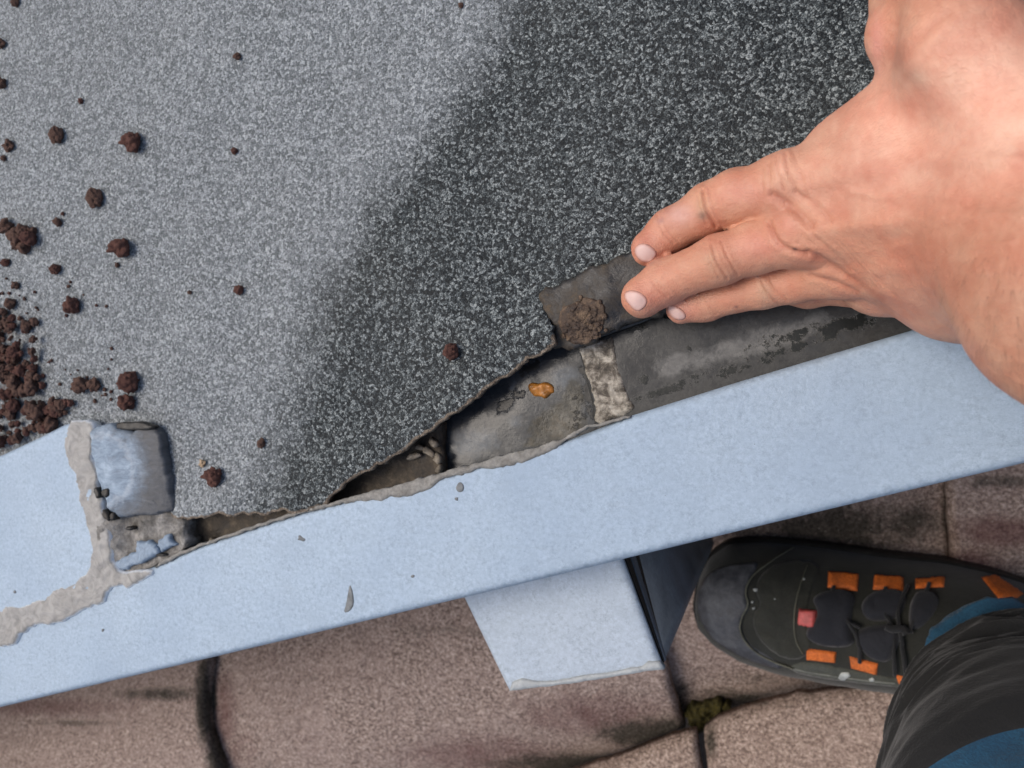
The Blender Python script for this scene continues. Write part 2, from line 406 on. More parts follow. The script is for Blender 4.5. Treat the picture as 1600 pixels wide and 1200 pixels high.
# ------------------------------------------------------------------ setting below and around the roof edge
ground = mesh_obj('ground', [(-30, -30, -.62), (30, -30, -.62), (30, 30, -.62), (-30, 30, -.62)], [(0, 1, 2, 3)], BRICK, None, False)
tag(ground, kind='structure')

# ------------------------------------------------------------------ flat roof
def line_y(px, py, z=0.0):
    return onz(np.array(px, float), np.array(py, float), z)
A0 = onz(np.array(0.), np.array(1105.), .006); A1 = onz(np.array(1600.), np.array(725.), .006)
e_dir = (A1 - A0)[:2]; e_dir /= np.linalg.norm(e_dir); e_n = np.array([-e_dir[1], e_dir[0]])
root_wall = empty('building', (0, 0.3, -.3), 'old masonry upstand carrying the flat roof under its grey felt', 'building')
off = A0[:2] + e_n * .012
q0 = off - e_dir * .7; q1 = off + e_dir * 1.5
bw = [q0, q1, q1 + e_n * 1.3, q0 + e_n * 1.3]
slab('masonry_wall', bw, lambda x, y: x * 0 - .020, .60, BRICK, root_wall, s=.06, frame='xy', sm=0)

# granule felt
felt_poly = [(-700, -900), (2900, -900), (2900, -250), (2100, 60), (1500, 260), (1300, 335), (1150, 372), (1020, 392), (965, 405), (905, 432), (846, 462), (858, 500), (868, 538),
             (856, 547), (832, 561), (812, 572), (800, 582), (783, 590), (760, 606), (745, 622), (722, 639), (700, 652), (680, 667), (655, 684), (640, 697), (618, 710), (600, 722), (575, 735), (560, 745), (545, 752),
             (530, 765), (518, 778), (505, 790), (485, 797), (462, 800), (440, 797), (418, 806), (395, 803), (365, 806), (340, 803), (318, 808), (292, 812), (268, 806), (245, 798), (215, 810), (120, 800), (100, 760), (-420, 900)]
tear = np.array([(245, 796), (292, 810), (340, 800), (440, 797), (505, 788), (560, 745), (640, 695), (722, 639), (800, 580), (868, 538)], float)
tearw = line_y(tear[:, 0], tear[:, 1])[:, :2]
def H_felt(x, y):
    p = np.stack([x, y], 1); d = seg_dist(p, tearw, False)
    lift = .0100 * np.exp(-(d / .016) ** 2) * (0.55 + .45 * fbm(x, y, s=22, seed=4)) 
    px, py, _ = proj(np.column_stack([x, y, x * 0]))
    und = .0022 * fbm(x, y, s=9, seed=2) + .0009 * fbm(x, y, s=35, seed=8)
    blk = -.0006 * np.exp(-(((px - 215) / 45) ** 2 + ((py - 740) / 80) ** 2))
    return .0005 + lift * ss(255, 300, px) + und + blk
def felt_glare(V):  # mask for the sky glare painted into the felt colour
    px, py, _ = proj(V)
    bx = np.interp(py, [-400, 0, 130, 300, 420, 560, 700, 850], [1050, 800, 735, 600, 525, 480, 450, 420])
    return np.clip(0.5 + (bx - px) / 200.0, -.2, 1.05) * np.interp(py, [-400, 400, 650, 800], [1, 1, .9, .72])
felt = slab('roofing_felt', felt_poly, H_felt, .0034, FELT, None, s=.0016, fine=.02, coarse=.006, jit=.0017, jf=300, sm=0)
Vf = np.array([v.co[:] for v in felt.data.vertices])
_px, _py, _ = proj(Vf); _so = np.maximum(.62 * np.exp(-(np.maximum(_px, 0) / 75) ** 2) * ss(250, 520, _py), .5 * np.exp(-(((_px - 130) / 110) ** 2 + ((_py - 640) / 50) ** 2))); _so = np.maximum(_so, .28 * np.exp(-(np.maximum(_px, 0) / 220) ** 2) * ss(-100, 400, _py))
at = felt.data.attributes.new('soil', 'FLOAT', 'POINT'); at.data.foreach_set('value', _so.astype(np.float32))
at = felt.data.attributes.new('glare', 'FLOAT', 'POINT'); at.data.foreach_set('value', felt_glare(Vf).astype(np.float32))
tag(felt, 'grey mineral granule roofing felt with a torn lifted edge along the metal trim', 'roofing felt')
# only the torn side is discoloured
ed = np.array([a.value for a in felt.data.attributes['edge'].data])
dt = seg_dist(Vf[:, :2], tearw, False); ed = np.where(dt < .004, ed, .05); felt.data.attributes['edge'].data.foreach_set('value', ed.astype(np.float32))
# bare lap of the felt under the fingers
def H_flap(x, y):
    px, py, _ = proj(np.column_stack([x, y, x * 0]))
    return .0042 + .0035 * ss(860, 960, px) + .0012 * fbm(x, y, s=70, seed=3) - .004 * ss(0, 60, (py - (462 + (px - 846) * -.42)) - 40)
flap = slab('felt_flap', [(842, 460), (872, 442), (905, 427), (940, 412), (965, 399), (1015, 382), (1090, 375), (1150, 395), (1140, 440), (1060, 478), (1030, 492), (985, 506), (950, 520), (930, 533), (905, 538), (885, 545), (866, 541), (858, 505)],
     H_flap, .005, BITU, felt, s=.0012, jit=.0026, jf=300, sm=0, rnd=.0010)
flap['label'] = 'dark bare bitumen flap of the felt held up under the fingertips'

# ------------------------------------------------------------------ channel behind the trim
def flat(z, amp=.0004, f=60, seed=1): return lambda x, y: z + amp * fbm(x, y, s=f, seed=seed)
FL = -.013
channel = slab('channel_lining', [(200, 940), (150, 760), (500, 640), (860, 440), (1500, 250), (2100, 60), (2100, 420), (1430, 600), (985, 700), (700, 800)], flat(FL), .006, WET, None, s=.002, fine=.01, coarse=.0035, sm=0)
tag(channel, 'wet dark grey lining in the channel exposed between torn felt and metal trim', 'roof lining')
sheet = slab('lap_sheet', [(903, 541), (935, 525), (985, 508), (1040, 488), (1150, 455), (1500, 330), (2100, 160), (2100, 400), (1430, 560), (985, 690), (932, 690), (926, 640), (915, 590)],
             flat(FL + .0042, .0005, 45, 3), .0045, SHEET, None, s=.002, sm=0, rnd=.001, jit=.0004)
tag(sheet, 'upper grey lapped sheet with dried mortar end, in the channel beneath the hand', 'metal sheet')
slab('sheet_lip', [(903, 541), (935, 527), (985, 510), (1040, 490), (1200, 440), (1202, 432), (1040, 482), (985, 502), (930, 519), (900, 533)], flat(FL + .0062, .0004, 60, 5), .003, SHEET, sheet, s=.002, sm=0, rnd=.0006, jit=.0004)
slab('mortar_smear', [(905, 543), (930, 534), (956, 528), (962, 545), (960, 565), (972, 590), (978, 612), (992, 636), (978, 650), (955, 655), (938, 665), (930, 655), (928, 630), (922, 600), (912, 570)],
     lambda x, y: FL + .0050 + .0008 * fbm(x, y, s=180, seed=6), .0014, MORTAR2, sheet, s=.0012, sm=0, jit=.0012, jf=350, rnd=.0006)
def blob_poly(cx, cy, rx, ry, n=14, j=.25, rot=0):
    out = []
    for k in range(n):
        a = 2 * math.pi * k / n; r = 1 + rs.uniform(-j, j)
        x = rx * r * math.cos(a); y = ry * r * math.sin(a)
        out.append((cx + x * math.cos(rot) - y * math.sin(rot), cy + x * math.sin(rot) + y * math.cos(rot)))
    return out
def paint(o, name, L):
    V = np.array([v.co[:] for v in o.data.vertices]); px, py, _ = proj(V); r = np.zeros(len(V))
    for (cx, cy, rx, ry, st, ro) in L:
        c, q = math.cos(ro), math.sin(ro); X = (px - cx) * c + (py - cy) * q; Y = -(px - cx) * q + (py - cy) * c
        r = np.maximum(r, st * np.exp(-((X / rx) ** 2 + (Y / ry) ** 2)))
    at = o.data.attributes.new(name, 'FLOAT', 'POINT'); at.data.foreach_set('value', r.astype(np.float32))
paint(sheet, 'grime_shade', [(1004, 596, 16, 12, .8, -.3), (1040, 610, 60, 9, .95, -.28), (1160, 460, 260, 12, .8, -.3), (1250, 540, 160, 8, .8, -.28), (1080, 590, 80, 6, .7, -.28), (970, 632, 26, 14, .8, -.3), (1240, 525, 90, 16, .75, -.3), (1150, 578, 110, 9, .8, -.28), (1320, 508, 90, 14, .85, -.28), (1200, 555, 60, 14, .5, -.28), (1078, 545, 6, 5, .9, 0), (1245, 520, 20, 10, .9, -.3), (1018, 530, 7, 8, .9, 0), (1120, 566, 20, 8, .7, 0), (1000, 500, 200, 8, .4, -.3)])
paint(sheet, 'pale', [(1180, 535, 190, 26, .75, -.29), (1050, 570, 60, 22, .7, -.2)])
paint(channel, 'grime_shade', [(792, 632, 16, 20, .95, .5), (812, 615, 22, 14, .9, -.4), (732, 668, 6, 5, .9, 0), (700, 700, 16, 40, .6, -.3), (905, 640, 30, 60, .6, .1), (918, 610, 7, 60, 1.1, -.16), (760, 700, 12, 5, .5, 0), (830, 575, 40, 14, .8, -.5), (860, 625, 10, 5, .7, 0)])  # besides grime, the long narrow blob paints the lapped sheet's step shadow
paint(channel, 'pale', [(740, 690, 60, 36, .75, -.4), (880, 590, 30, 30, .8, -.4), (800, 660, 30, 20, .6, -.3), (800, 605, 20, 8, .6, -.5)])
paint(channel, 'silt', [(870, 665, 50, 34, 1.0, -.5), (895, 625, 26, 40, .8, .2), (835, 690, 30, 12, .7, -.3)])
leafH = lambda x, y: FL + .0018 + .0012 * fbm(x, y, s=420, seed=2)
leaf = slab('leaf_scrap', [(823, 602), (830, 597), (840, 600), (852, 596), (863, 602), (866, 612), (858, 617), (851, 624), (843, 619), (834, 620), (826, 611)], leafH, .0014, m_plain('orange_leaf', (.42, .17, .03), .3, .5, 160, .001), None, s=.0008, rnd=.0012)
tag(leaf, 'small wet orange leaf scrap lying in the channel', 'leaf')
dirt = slab('dirt_bed', [(276, 868), (285, 835), (270, 800), (330, 780), (470, 760), (560, 715), (640, 670), (688, 655), (690, 680), (686, 700), (692, 725), (690, 742), (640, 765), (560, 790), (460, 815), (340, 858)],
            lambda x, y: -.0075 + .0025 * ss(-.150, -.185, x) + .0022 * fbm(x, y, s=60, seed=4), .008, DIRT, None, s=.0018, jit=.001)
tag(dirt, 'crusted brown dirt filling the narrow end of the open channel', 'dirt')
for (cx, cy, rx, ry, ro) in [(676, 692, 8, 5, .9), (668, 706, 12, 6, .5), (682, 716, 6, 9, .1), (655, 700, 8, 4, .4), (645, 712, 11, 5, -.3), (684, 735, 5, 8, .2), (302, 840, 4, 12, -.4), (330, 846, 7, 4, .2)]:
    c = slab('mortar_chip', blob_poly(cx, cy, rx, ry, 9, .3, ro), lambda x, y: -.0036 + .0010 * fbm(x, y, s=260, seed=9), .003, MORTAR, dirt, s=.0009, sm=0, rnd=.0006)

# ------------------------------------------------------------------ metal trims
trim = empty('roof_edge_trim', tuple(onz(np.array(800.), np.array(850.), .006)), 'long pale blue grey metal edge trim running diagonally across the roof edge', 'edge trim')
def H_trim(x, y):
    px, py, _ = proj(np.column_stack([x, y, x * 0 + .006]))
    return .0060 + .0007 * fbm(x, y, s=7, seed=12) + .0006 * np.exp(-(((px - 1300) / 40) ** 2 + ((py - 590) / 22) ** 2)) + .0005 * ss(1350, 1600, px)
main_poly = [(-420, 1206), (0, 1106), (400, 1012), (800, 917), (1200, 820), (1600, 725), (2100, 606), (2100, 310), (1600, 463), (1432, 514), (1300, 553), (1150, 598), (985, 650), (920, 676), (860, 697), (780, 720), (700, 741), (560, 777), (460, 805), (380, 830), (300, 858), (240, 886),
             (180, 905), (150, 925), (60, 955), (0, 975), (-420, 1130)]
strip = slab('trim_sheet', main_poly, H_trim, .045, METAL, trim, s=.0016, fine=.006, coarse=.006, sm=0, rnd=.0022)
cap = empty('corner_trim', tuple(onz(np.array(50.), np.array(800.), .010)), 'separate bluish trim cap at the left edge behind the sealant bead', 'edge trim')
def H_cap(x, y): return .0074 + .0006 * fbm(x, y, s=8, seed=2)
slab('trim_sheet', [(-420, 905), (-200, 800), (0, 711), (30, 697), (60, 683), (95, 665), (120, 657), (145, 690), (150, 780), (170, 860), (165, 915), (60, 950), (0, 968), (-420, 1100)], H_cap, .018, METAL, cap, s=.0016, fine=.006, coarse=.006, sm=0, rnd=.002)
bead = [(98, 690), (103, 668), (112, 657), (136, 655), (148, 668), (142, 686), (143, 716), (150, 740), (152, 765), (158, 790), (168, 815), (173, 850), (175, 880), (184, 897), (205, 893), (232, 890), (236, 898), (216, 912), (196, 921), (188, 915),
        (166, 922), (158, 945), (135, 952), (110, 962), (92, 976), (64, 975), (45, 980), (28, 997), (18, 1009), (2, 1012), (-60, 1020), (-60, 968), (0, 952), (14, 945), (32, 950), (52, 938), (66, 938), (80, 922), (98, 918), (120, 905), (134, 896), (142, 868), (141, 842), (132, 815), (124, 785), (118, 750), (114, 735), (104, 728), (101, 712)]
def H_bead(x, y): return .0080 + .0010 * fbm(x, y, s=75, seed=5) + .0008 * fbm(x, y, s=210, seed=15)
sb = slab('sealant_bead', bead, H_bead, .006, SEAL, None, s=.0010, sm=1, rnd=.0016, jit=.0016, jf=260)
tag(sb, 'thick smeared beige grey sealant bead joining the corner cap to the trim', 'sealant')
st2 = [(590, 783), (610, 778), (636, 776), (652, 770), (668, 764), (690, 750), (705, 744), (730, 741), (750, 731), (770, 731), (800, 726), (822, 722), (842, 712), (856, 706), (868, 700), (880, 690), (898, 680), (918, 668), (950, 663), (985, 651),
       (986, 648), (950, 658), (915, 664), (880, 684), (840, 698), (780, 713), (740, 725), (700, 735), (640, 752), (560, 773), (460, 801), (380, 827), (300, 854), (250, 876), (240, 888), (300, 859), (380, 832), (460, 806), (520, 790), (560, 783)]
s3 = slab('sealant_smear', st2, lambda x, y: H_trim(x, y) + .0006 + .0005 * fbm(x, y, s=260, seed=5), .004, SEAL2, None, s=.0010, sm=0, rnd=.0005, jit=.0010, jf=380)
tag(s3, 'thin ragged beige sealant line along the inner lip of the long trim', 'sealant')
STAIN = m_plain('dried_smear', (.17, .18, .18), .7, .3, 300)
for p in [blob_poly(718, 762, 6, 8, 10, .15), blob_poly(713, 780, 3, 3, 8), [(546, 912), (551, 925), (553, 945), (546, 956), (536, 958), (540, 945), (543, 928)], blob_poly(644, 901, 3.5, 2.5, 8), blob_poly(160, 985, 2.5, 2.5, 8), blob_poly(470, 842, 7, 4, 9, .4, .5), blob_poly(22, 925, 2.5, 2.5, 8)]:
    par = cap if p[0][0] < 40 else trim; HH = H_cap if par is cap else H_trim
    slab('dried_spot', p, lambda x, y: HH(x, y) + .00035, .0008, STAIN, par, s=.0007, sm=1, rnd=.0003)

# corner flashing: rounded block falling towards the felt
def H_cf(x, y):
    px, py, _ = proj(np.column_stack([x, y, x * 0 + .005]))
    t = np.clip((px - 168) / 104, 0, 1); return .0090 - .0085 * (1 - np.sqrt(1 - .96 * t * t)) - .002 * ss(690, 655, py) + .0006 * fbm(x, y, s=90, seed=2)
cf = slab('corner_flashing', [(138, 668), (160, 664), (176, 662), (185, 672), (205, 676), (218, 668), (240, 662), (250, 690), (258, 730), (266, 770), (270, 800), (245, 802), (190, 808), (168, 800), (158, 775), (148, 740), (140, 700)], H_cf, .012,
          m_corner(), None, s=.0010, sm=1, rnd=.0010, jit=.0018, jf=200)
paint(cf, 'blue', [(160, 735, 72, 88, 1.1, 0)])
tag(cf, 'rounded corner flashing with worn blue paint, right of the sealant bead', 'flashing')
cr = slab('broken_crust', [(152, 800), (200, 797), (240, 795), (268, 798), (290, 812), (284, 830), (292, 852), (276, 868), (240, 884), (200, 900), (172, 906), (156, 860), (150, 825)], lambda x, y: .0040 + .0046 * ss(205, 165, proj(np.column_stack([x, y, x * 0 + .005]))[0]) + .0022 * fbm(x, y, s=75, seed=21) + .001 * fbm(x, y, s=200, seed=3), .012, CRUST, None, s=.0013, jit=.001)
tag(cr, 'cracked grey sealant crust in the corner below the painted flashing', 'sealant')
for p in [[(178, 880), (196, 868), (212, 862), (210, 846), (226, 846), (242, 850), (247, 864), (236, 872), (215, 880), (190, 893), (182, 890)], [(246, 842), (262, 834), (266, 846), (274, 852), (262, 858), (250, 864), (243, 852)]]:
    slab('paint_chip', p, lambda x, y: .0072 + .0016 * fbm(x, y, s=130, seed=1), .0045, WORN, cr, s=.0008, sm=0, rnd=.0012, jit=.0014, jf=420)
for p in [blob_poly(162, 770, 6, 7), blob_poly(150, 771, 4, 9, rot=-.3), blob_poly(163, 805, 4, 10, rot=-.5), blob_poly(174, 808, 4, 6), blob_poly(200, 826, 6, 3), blob_poly(208, 666, 30, 8, 14, .2), blob_poly(250, 868, 8, 3)]:
    py = p[0][1]; zz = .0112 if py > 700 and p[0][0] < 160 + 6 else (.0102 if py < 815 and p[0][0] < 200 else .0075)
    g = slab('pit_hole_shade', p, lambda x, y: x * 0 + zz, .004, GRIME_SHADE, cr if py > 700 else cf, s=.0007, sm=1, rnd=.0008)  # raised dark patches give the shade inside slot and pits as colour

# ------------------------------------------------------------------ zinc duct below the trim
duct = empty('metal_duct', tuple(onz(np.array(900.), np.array(980.), -.33)), 'square pale metal duct standing on the tiles, its capped top showing below the trim', 'duct')
TZ = -.030
tp = np.array([(728, 942), (975, 880), (1036, 1046), (795, 1080)], float)
tw = onz(tp[:, 0], tp[:, 1], TZ)[:, :2]
back = e_n * .05
cap4 = np.array([tw[0] + back, tw[1] + back, tw[1], tw[2], tw[3], tw[0]])
cap4w = np.array([tw[0] + (tw[0] - tw[3]) * .5, tw[1] + (tw[1] - tw[2]) * .5, tw[2], tw[3]])
slab('duct_top', cap4w[::-1], lambda x, y: TZ + .0004 * fbm(x, y, s=20), .003, DUCT, duct, s=.002, frame='xy', sm=0, rnd=.0012)
cin = cap4w.mean(0) + (cap4w - cap4w.mean(0)) * .985
slab('duct_body', cin[::-1], lambda x, y: x * 0 + TZ - .003, .27, DUCTD, duct, s=.006, frame='xy', sm=0)
# folded sheet laps fanning from the front corner of the right side
sN = cin[1] - cin[2]; sN /= np.linalg.norm(sN); sO = np.array([sN[1], -sN[0]])
if sO[0] < 0: sO = -sO
for (za, zb, L_, pr, mt) in [(-.004, -.016, .085, .0010, GRIME_SHADE), (-.019, -.030, .085, .0016, DUCTD), (-.034, -.043, .085, .0010, BITU), (-.045, -.049, .085, .0007, GRIME_SHADE)]:
    f3 = lambda q, z: np.array([cin[2][0] + sN[0] * q, cin[2][1] + sN[1] * q, TZ + z])
    T3 = [f3(.001, -.004 + za * .1), f3(L_, za), f3(L_, zb), f3(.001, -.005 + zb * .12)]; off3 = np.array([*sO, 0]) * pr
    Vv = T3 + [p + off3 for p in T3]
    mesh_obj('sheet_lap', Vv, [(0, 1, 2, 3), (7, 6, 5, 4), (0, 4, 5, 1), (1, 5, 6, 2), (2, 6, 7, 3), (3, 7, 4, 0)], mt, duct, False)
slab('cut_edge', [(795, 1080), (800, 1066), (815, 1060), (838, 1065), (868, 1064), (905, 1056), (960, 1050), (985, 1044), (1003, 1042), (1012, 1034), (1030, 1034), (1037, 1046), (1000, 1051), (900, 1067)], lambda x, y: x * 0 + TZ + .0008, .004, m_metal('bare_zinc_edge', (.36, .38, .38), var=.2), duct, z0=TZ, s=.0015, sm=0, rnd=.0004, jit=.0005)

# ------------------------------------------------------------------ roof tiles
TZ0 = -.36
rowd = onz(np.array([900., 1400.]), np.array([1203., 1070.]), TZ0); rd = (rowd[1] - rowd[0])[:2]; rd /= np.linalg.norm(rd); rn = np.array([-rd[1], rd[0]])
base_c = float(rowd[0][:2] @ rn)
def tile(poly, z, row, label, slope=.03, redc=(), algae_shade_c=(), tilt=0.0):
    algae_shade_c = list(algae_shade_c) + [(rs.uniform(0, 1600), rs.uniform(900, 1200), rs.uniform(20, 70), rs.uniform(8, 22), .45) for _ in range(10)]
    def H(x, y):
        c = x * rn[0] + y * rn[1] - base_c; a = x * rd[0] + y * rd[1]
        if row == 1:
            prof = .075 * np.sin(np.clip((c + .01) / .30, 0, 1) * math.pi) ** .85 - .045
        else:
            prof = -.002 + .055 * np.sin(np.clip((c + .30) / .32, 0, 1) * math.pi) ** .8
        return z + prof - slope * a + .0010 * fbm(x, y, s=30, seed=int(abs(z) * 9999) % 97) + .0006 * fbm(x, y, s=110, seed=3)
    o = slab('roof_tile', poly, H,   .016, TILE, None, z0=z, s=.0032, sm=0, rnd=.005, jit=.0016, jf=90, seed=len(poly))
    V = np.array([v.co[:] for v in o.data.vertices]); px, py, _ = proj(V)
    def blobs(L):
        r = np.zeros(len(V))
        for (cx, cy, rx, ry, st) in L: r = np.maximum(r, st * np.exp(-(((px - cx) / rx) ** 2 + ((py - cy) / ry) ** 2)))
        return r
    for nm, L in (('red', redc), ('algae_shade', algae_shade_c)):
        at = o.data.attributes.new(nm, 'FLOAT', 'POINT'); at.data.foreach_set('value', blobs(L).astype(np.float32))
    tag(o, label, 'roof tile', 'concrete tiles of the pitched roof below'); return o
tile([(-420, 1010), (100, 940), (330, 890), (322, 1045), (314, 1090), (318, 1140), (335, 1190), (356, 1240), (420, 1340), (-420, 1500)], TZ0 + .030, 1, 'leftmost roof tile, its rounded nose edged by a dark dirty crust', .03,
     [(60, 1105, 200, 22, .75), (180, 1150, 60, 20, .4)], [(250, 1085, 110, 16, .75), (120, 1130, 160, 9, .6), (318, 1090, 16, 90, 1.1), (340, 1190, 22, 90, 1.1), (120, 1060, 300, 10, .4)])
tile([(270, 930), (700, 850), (985, 780), (1020, 960), (1042, 1052), (1070, 1142), (900, 1203), (600, 1310), (260, 1430), (290, 1200), (280, 1080)], TZ0 + .014, 1, 'long middle roof tile with pinkish red wear, in front of the metal duct', .03,
     [(350, 1110, 34, 80, .8), (370, 1180, 50, 60, .6), (930, 1115, 170, 50, .75), (760, 1180, 200, 50, .75), (450, 1020, 120, 30, .4)], [(700, 985, 160, 22, .5), (820, 1110, 40, 9, .3), (1020, 1145, 110, 30, .95), (900, 1195, 160, 26, .9), (332, 1100, 10, 90, .9), (470, 1100, 40, 14, .4), (640, 1050, 70, 12, .35)])  # some dark blobs paint in shade below the trim and in the valley
tile([(960, 800), (1200, 700), (1478, 640), (1483, 760), (1486, 880), (1492, 1068), (1400, 1076), (1250, 1092), (1130, 1120), (1040, 1170), (1000, 1110)], TZ0 - .008, 1, 'shaded brown roof tile lying under the work shoe', .03,
     [(1400, 830, 90, 40, .25)], [(1150, 1095, 90, 25, .8), (1300, 830, 240, 70, .8), (1480, 800, 12, 90, .7), (1060, 1090, 30, 40, .7), (1180, 1060, 100, 20, .5), (1420, 820, 80, 70, .75)])  # broad dark blobs paint the arm's shading onto this tile
tile([(1475, 640), (1700, 560), (2100, 480), (2100, 1000), (1492, 1068), (1488, 900), (1481, 790)], TZ0 + .004, 1, 'roof tile at the right edge, pale and reddish, beyond the trim', .03,
     [(1560, 830, 110, 34, .95), (1520, 890, 80, 50, .95)], [(1560, 752, 120, 20, .6), (1483, 800, 8, 90, .5)])
tile([(1068, 1150), (1086, 1148), (1090, 1175), (1100, 1240), (1130, 1600), (300, 1700), (300, 1440), (600, 1322), (900, 1210)], TZ0 + .018, 2, 'roof tile with just a pale corner showing at the bottom edge', .03, [], [(1080, 1170, 8, 40, .4)])
tile([(1100, 1170), (1098, 1145), (1120, 1128), (1160, 1112), (1250, 1090), (1400, 1072), (1500, 1062), (2100, 980), (2100, 1700), (1160, 1600), (1110, 1250)], TZ0 + .010, 2, 'pale speckled roof tile in front of the shoe and beside the trouser leg', .03, [], [(1110, 1160, 18, 50, .7), (1370, 1165, 14, 10, .65), (1200, 1100, 90, 12, .55)])
ms = slab('moss_tuft', [(1068, 1112), (1085, 1100), (1115, 1096), (1140, 1108), (1130, 1122), (1105, 1136), (1094, 1150), (1080, 1142)], lambda x, y: TZ0 - .012 + .007 * fbm(x, y, s=260, seed=2), .03, MOSS, None, z0=TZ0 - .006, s=.0012, jit=.005, jf=300, rnd=.002)
tag(ms, 'yellow green moss tuft in the gap where the tiles meet', 'moss')

# ------------------------------------------------------------------ lava grit
def rock_mesh(seed, rough=.35):
    import bmesh
    bm = bmesh.new(); bmesh.ops.create_icosphere(bm, subdivisions=4, radius=1)
    V = np.array([v.co[:] for v in bm.verts]); n = V.copy()
    r = 1 + rough * fbm(n[:, 0] + seed, n[:, 1], n[:, 2], s=1.5, o=2, seed=seed) + rough * .6 * fbm(n[:, 0], n[:, 1] + seed, n[:, 2], s=4.5, o=3, seed=seed + 3)
    V = n * r[:, None]
    for v, c in zip(bm.verts, V): v.co = c
    me = bpy.data.meshes.new('lava_pebble'); bm.to_mesh(me); bm.free()
    me.polygons.foreach_set('use_smooth', [True] * len(me.polygons)); return me
rocks = [rock_mesh(k * 7 + 1, .45 if k % 2 else .6) for k in range(6)]
for k, m_ in enumerate(rocks): m_.materials.append(LAVAR if k % 3 == 2 else LAVA)
bfelt = bvh_of(felt)
def pebble(px, py, r, label, group=None, mesh=None, zoff=0.0, flatz=.8):
    h = cast(bfelt, px, py); p = h[0] if h else onz(np.array(px), np.array(py), .0)
    d = (p - CAM) @ AF; R = r * d / FP
    o = bpy.data.objects.new('lava_pebble', rocks[rs.randrange(6)] if mesh is None else mesh); COL.objects.link(o)
    o.location = (p[0], p[1], p[2] + R * flatz * .72 + zoff)
    # keep it on its pixel although it stands above the felt
    q = onz(np.array(px, float), np.array(py, float), o.location[2]); o.location[0] = q[0]; o.location[1] = q[1]
    o.scale = (R * rs.uniform(.85, 1.1), R * rs.uniform(.85, 1.1), R * flatz); o.rotation_euler = (0, 0, rs.uniform(0, 6.28))
    tag(o, label, 'pebble', group); return o
G = 'lava pebbles lying apart on the felt'
for (x, y, r, l) in [(88, 211, 11, 'small lava pebble, upper left, left of the round red brown one'), (206, 222, 14.5, 'round red brown lava pebble highest of the larger loose ones'),
    (148, 309, 13, 'lava pebble on the felt below and left of the topmost round one'), (188, 387, 16, 'largest single lava pebble in the middle of the left felt area'), (90, 347, 7, 'tiny dark lava pebble right of the big cluster at left'),
    (86, 420, 9, 'small lava pebble with a pale face below the tiny dark one'), (112, 477, 13, 'dark lava pebble right of the heap, below the single largest'), (13, 228, 8, 'small lava pebble near the left edge, level with the round one'),
    (5, 247, 5, 'tiny lava crumb just under a small pebble at the left edge'), (3, 130, 7, 'lava pebble cut by the left edge near the top'), (1, 68, 7, 'topmost lava pebble cut by the left edge'), (24, 3, 6, 'lava crumb touching the top edge of the view'),
    (373, 453, 7, 'faint small crumb alone on the middle felt'), (296, 457, 3.5, 'minute dark crumb left of the faint middle one'), (704, 549, 14, 'brown lava pebble near the torn felt edge, far from the others'),
    (333, 745, 14, 'dark brown round pebble beside the corner flashing'), (408, 692, 6.5, 'small reddish crumb above the torn felt edge'), (200, 597, 17, 'greenish brown round pebble just above the corner flashing'),
    (197, 629, 13, 'angular red crumb touching the corner flashing top'), (124, 602, 13, 'dark lava pebble, left one of a close pair'), (147, 602, 10, 'reddish lava pebble, right one of a close pair'), (370, 88, 6, 'faint brown crumb near the top middle'),
    (126, 158, 4, 'minute crumb high on the left felt'), (183, 414, 4, 'minute crumb just below the largest single pebble'), (366, 236, 5, 'faint brown crumb right of the round red brown pebble'), (8, 353, 11, 'lava pebble touching the big cluster on its left'),
    (24, 446, 6, 'small crumb above the heap near the left edge'), (15, 475, 10, 'flat lava pebble between cluster and heap at left'), (98, 334, 3, 'speck beside the tiny dark pebble'), (720, 8, 4, 'reddish crumb at the top edge, right of centre'), (8, 410, 7, 'reddish crumb at the left edge below the cluster')]:
    pebble(x, y, r, l, G)
cl = [(26, 368, 14), (44, 372, 13), (36, 385, 11), (33, 360, 10), (50, 362, 7), (24, 384, 7)]
for i, (x, y, r) in enumerate(cl): pebble(x, y, r, 'one lava grain of the fused cluster near the left edge', 'grains of the fused lava cluster', zoff=.001 * (i % 2))
pale = pebble(316, 724, 5, 'pale tan grit grain beside the dark round pebble', None); pale.name = 'grit_grain'
pm = rocks[0].copy(); pm.materials.clear(); pm.materials.append(m_plain('tan_grit', (.5, .36, .22), .6)); pale.data = pm
heap = [(8, 505, 48, 22), (20, 525, 30, 28), (10, 560, 50, 14), (25, 585, 34, 14), (38, 600, 26, 18), (10, 615, 40, 10), (30, 640, 60, 14), (75, 648, 40, 14), (15, 668, 55, 18), (60, 670, 40, 14), (0, 690, 60, 16), (85, 640, 22, 10), (0, 540, 26, 40)]
n = 0
while n < 170:
    cx, cy, rx, ry = heap[rs.randrange(len(heap))]
    x = cx + rs.gauss(0, .6) * rx; y = cy + rs.gauss(0, .65) * ry
    if y > 700 - x * .42 or x < -60 or x > 118 or y < 470: continue
    big = rs.random() < .3
    sz = 'coarse' if big else 'fine'
    wh = 'upper knot of the left edge heap' if y < 575 else ('middle knot of the left edge heap' if y < 628 else ('bottom corner of the left edge heap' if x < 55 else 'right end of the heap above the corner cap'))
    pebble(x, y, rs.uniform(7, 11) if big else rs.uniform(3, 6.5), sz + ' red brown grain in the ' + wh, 'lava grains of the heap', zoff=rs.random() * .0035 * (1 if x < 60 else .4)); n += 1
for k in range(90):
    x = rs.uniform(-5, 175); y = rs.uniform(430, 640)
    if x > 60 and y < 560 and rs.random() < .7: continue
    pebble(x, y, rs.uniform(1.3, 2.8), 'minute lava crumb strewn on the felt around the heap', 'minute lava crumbs')

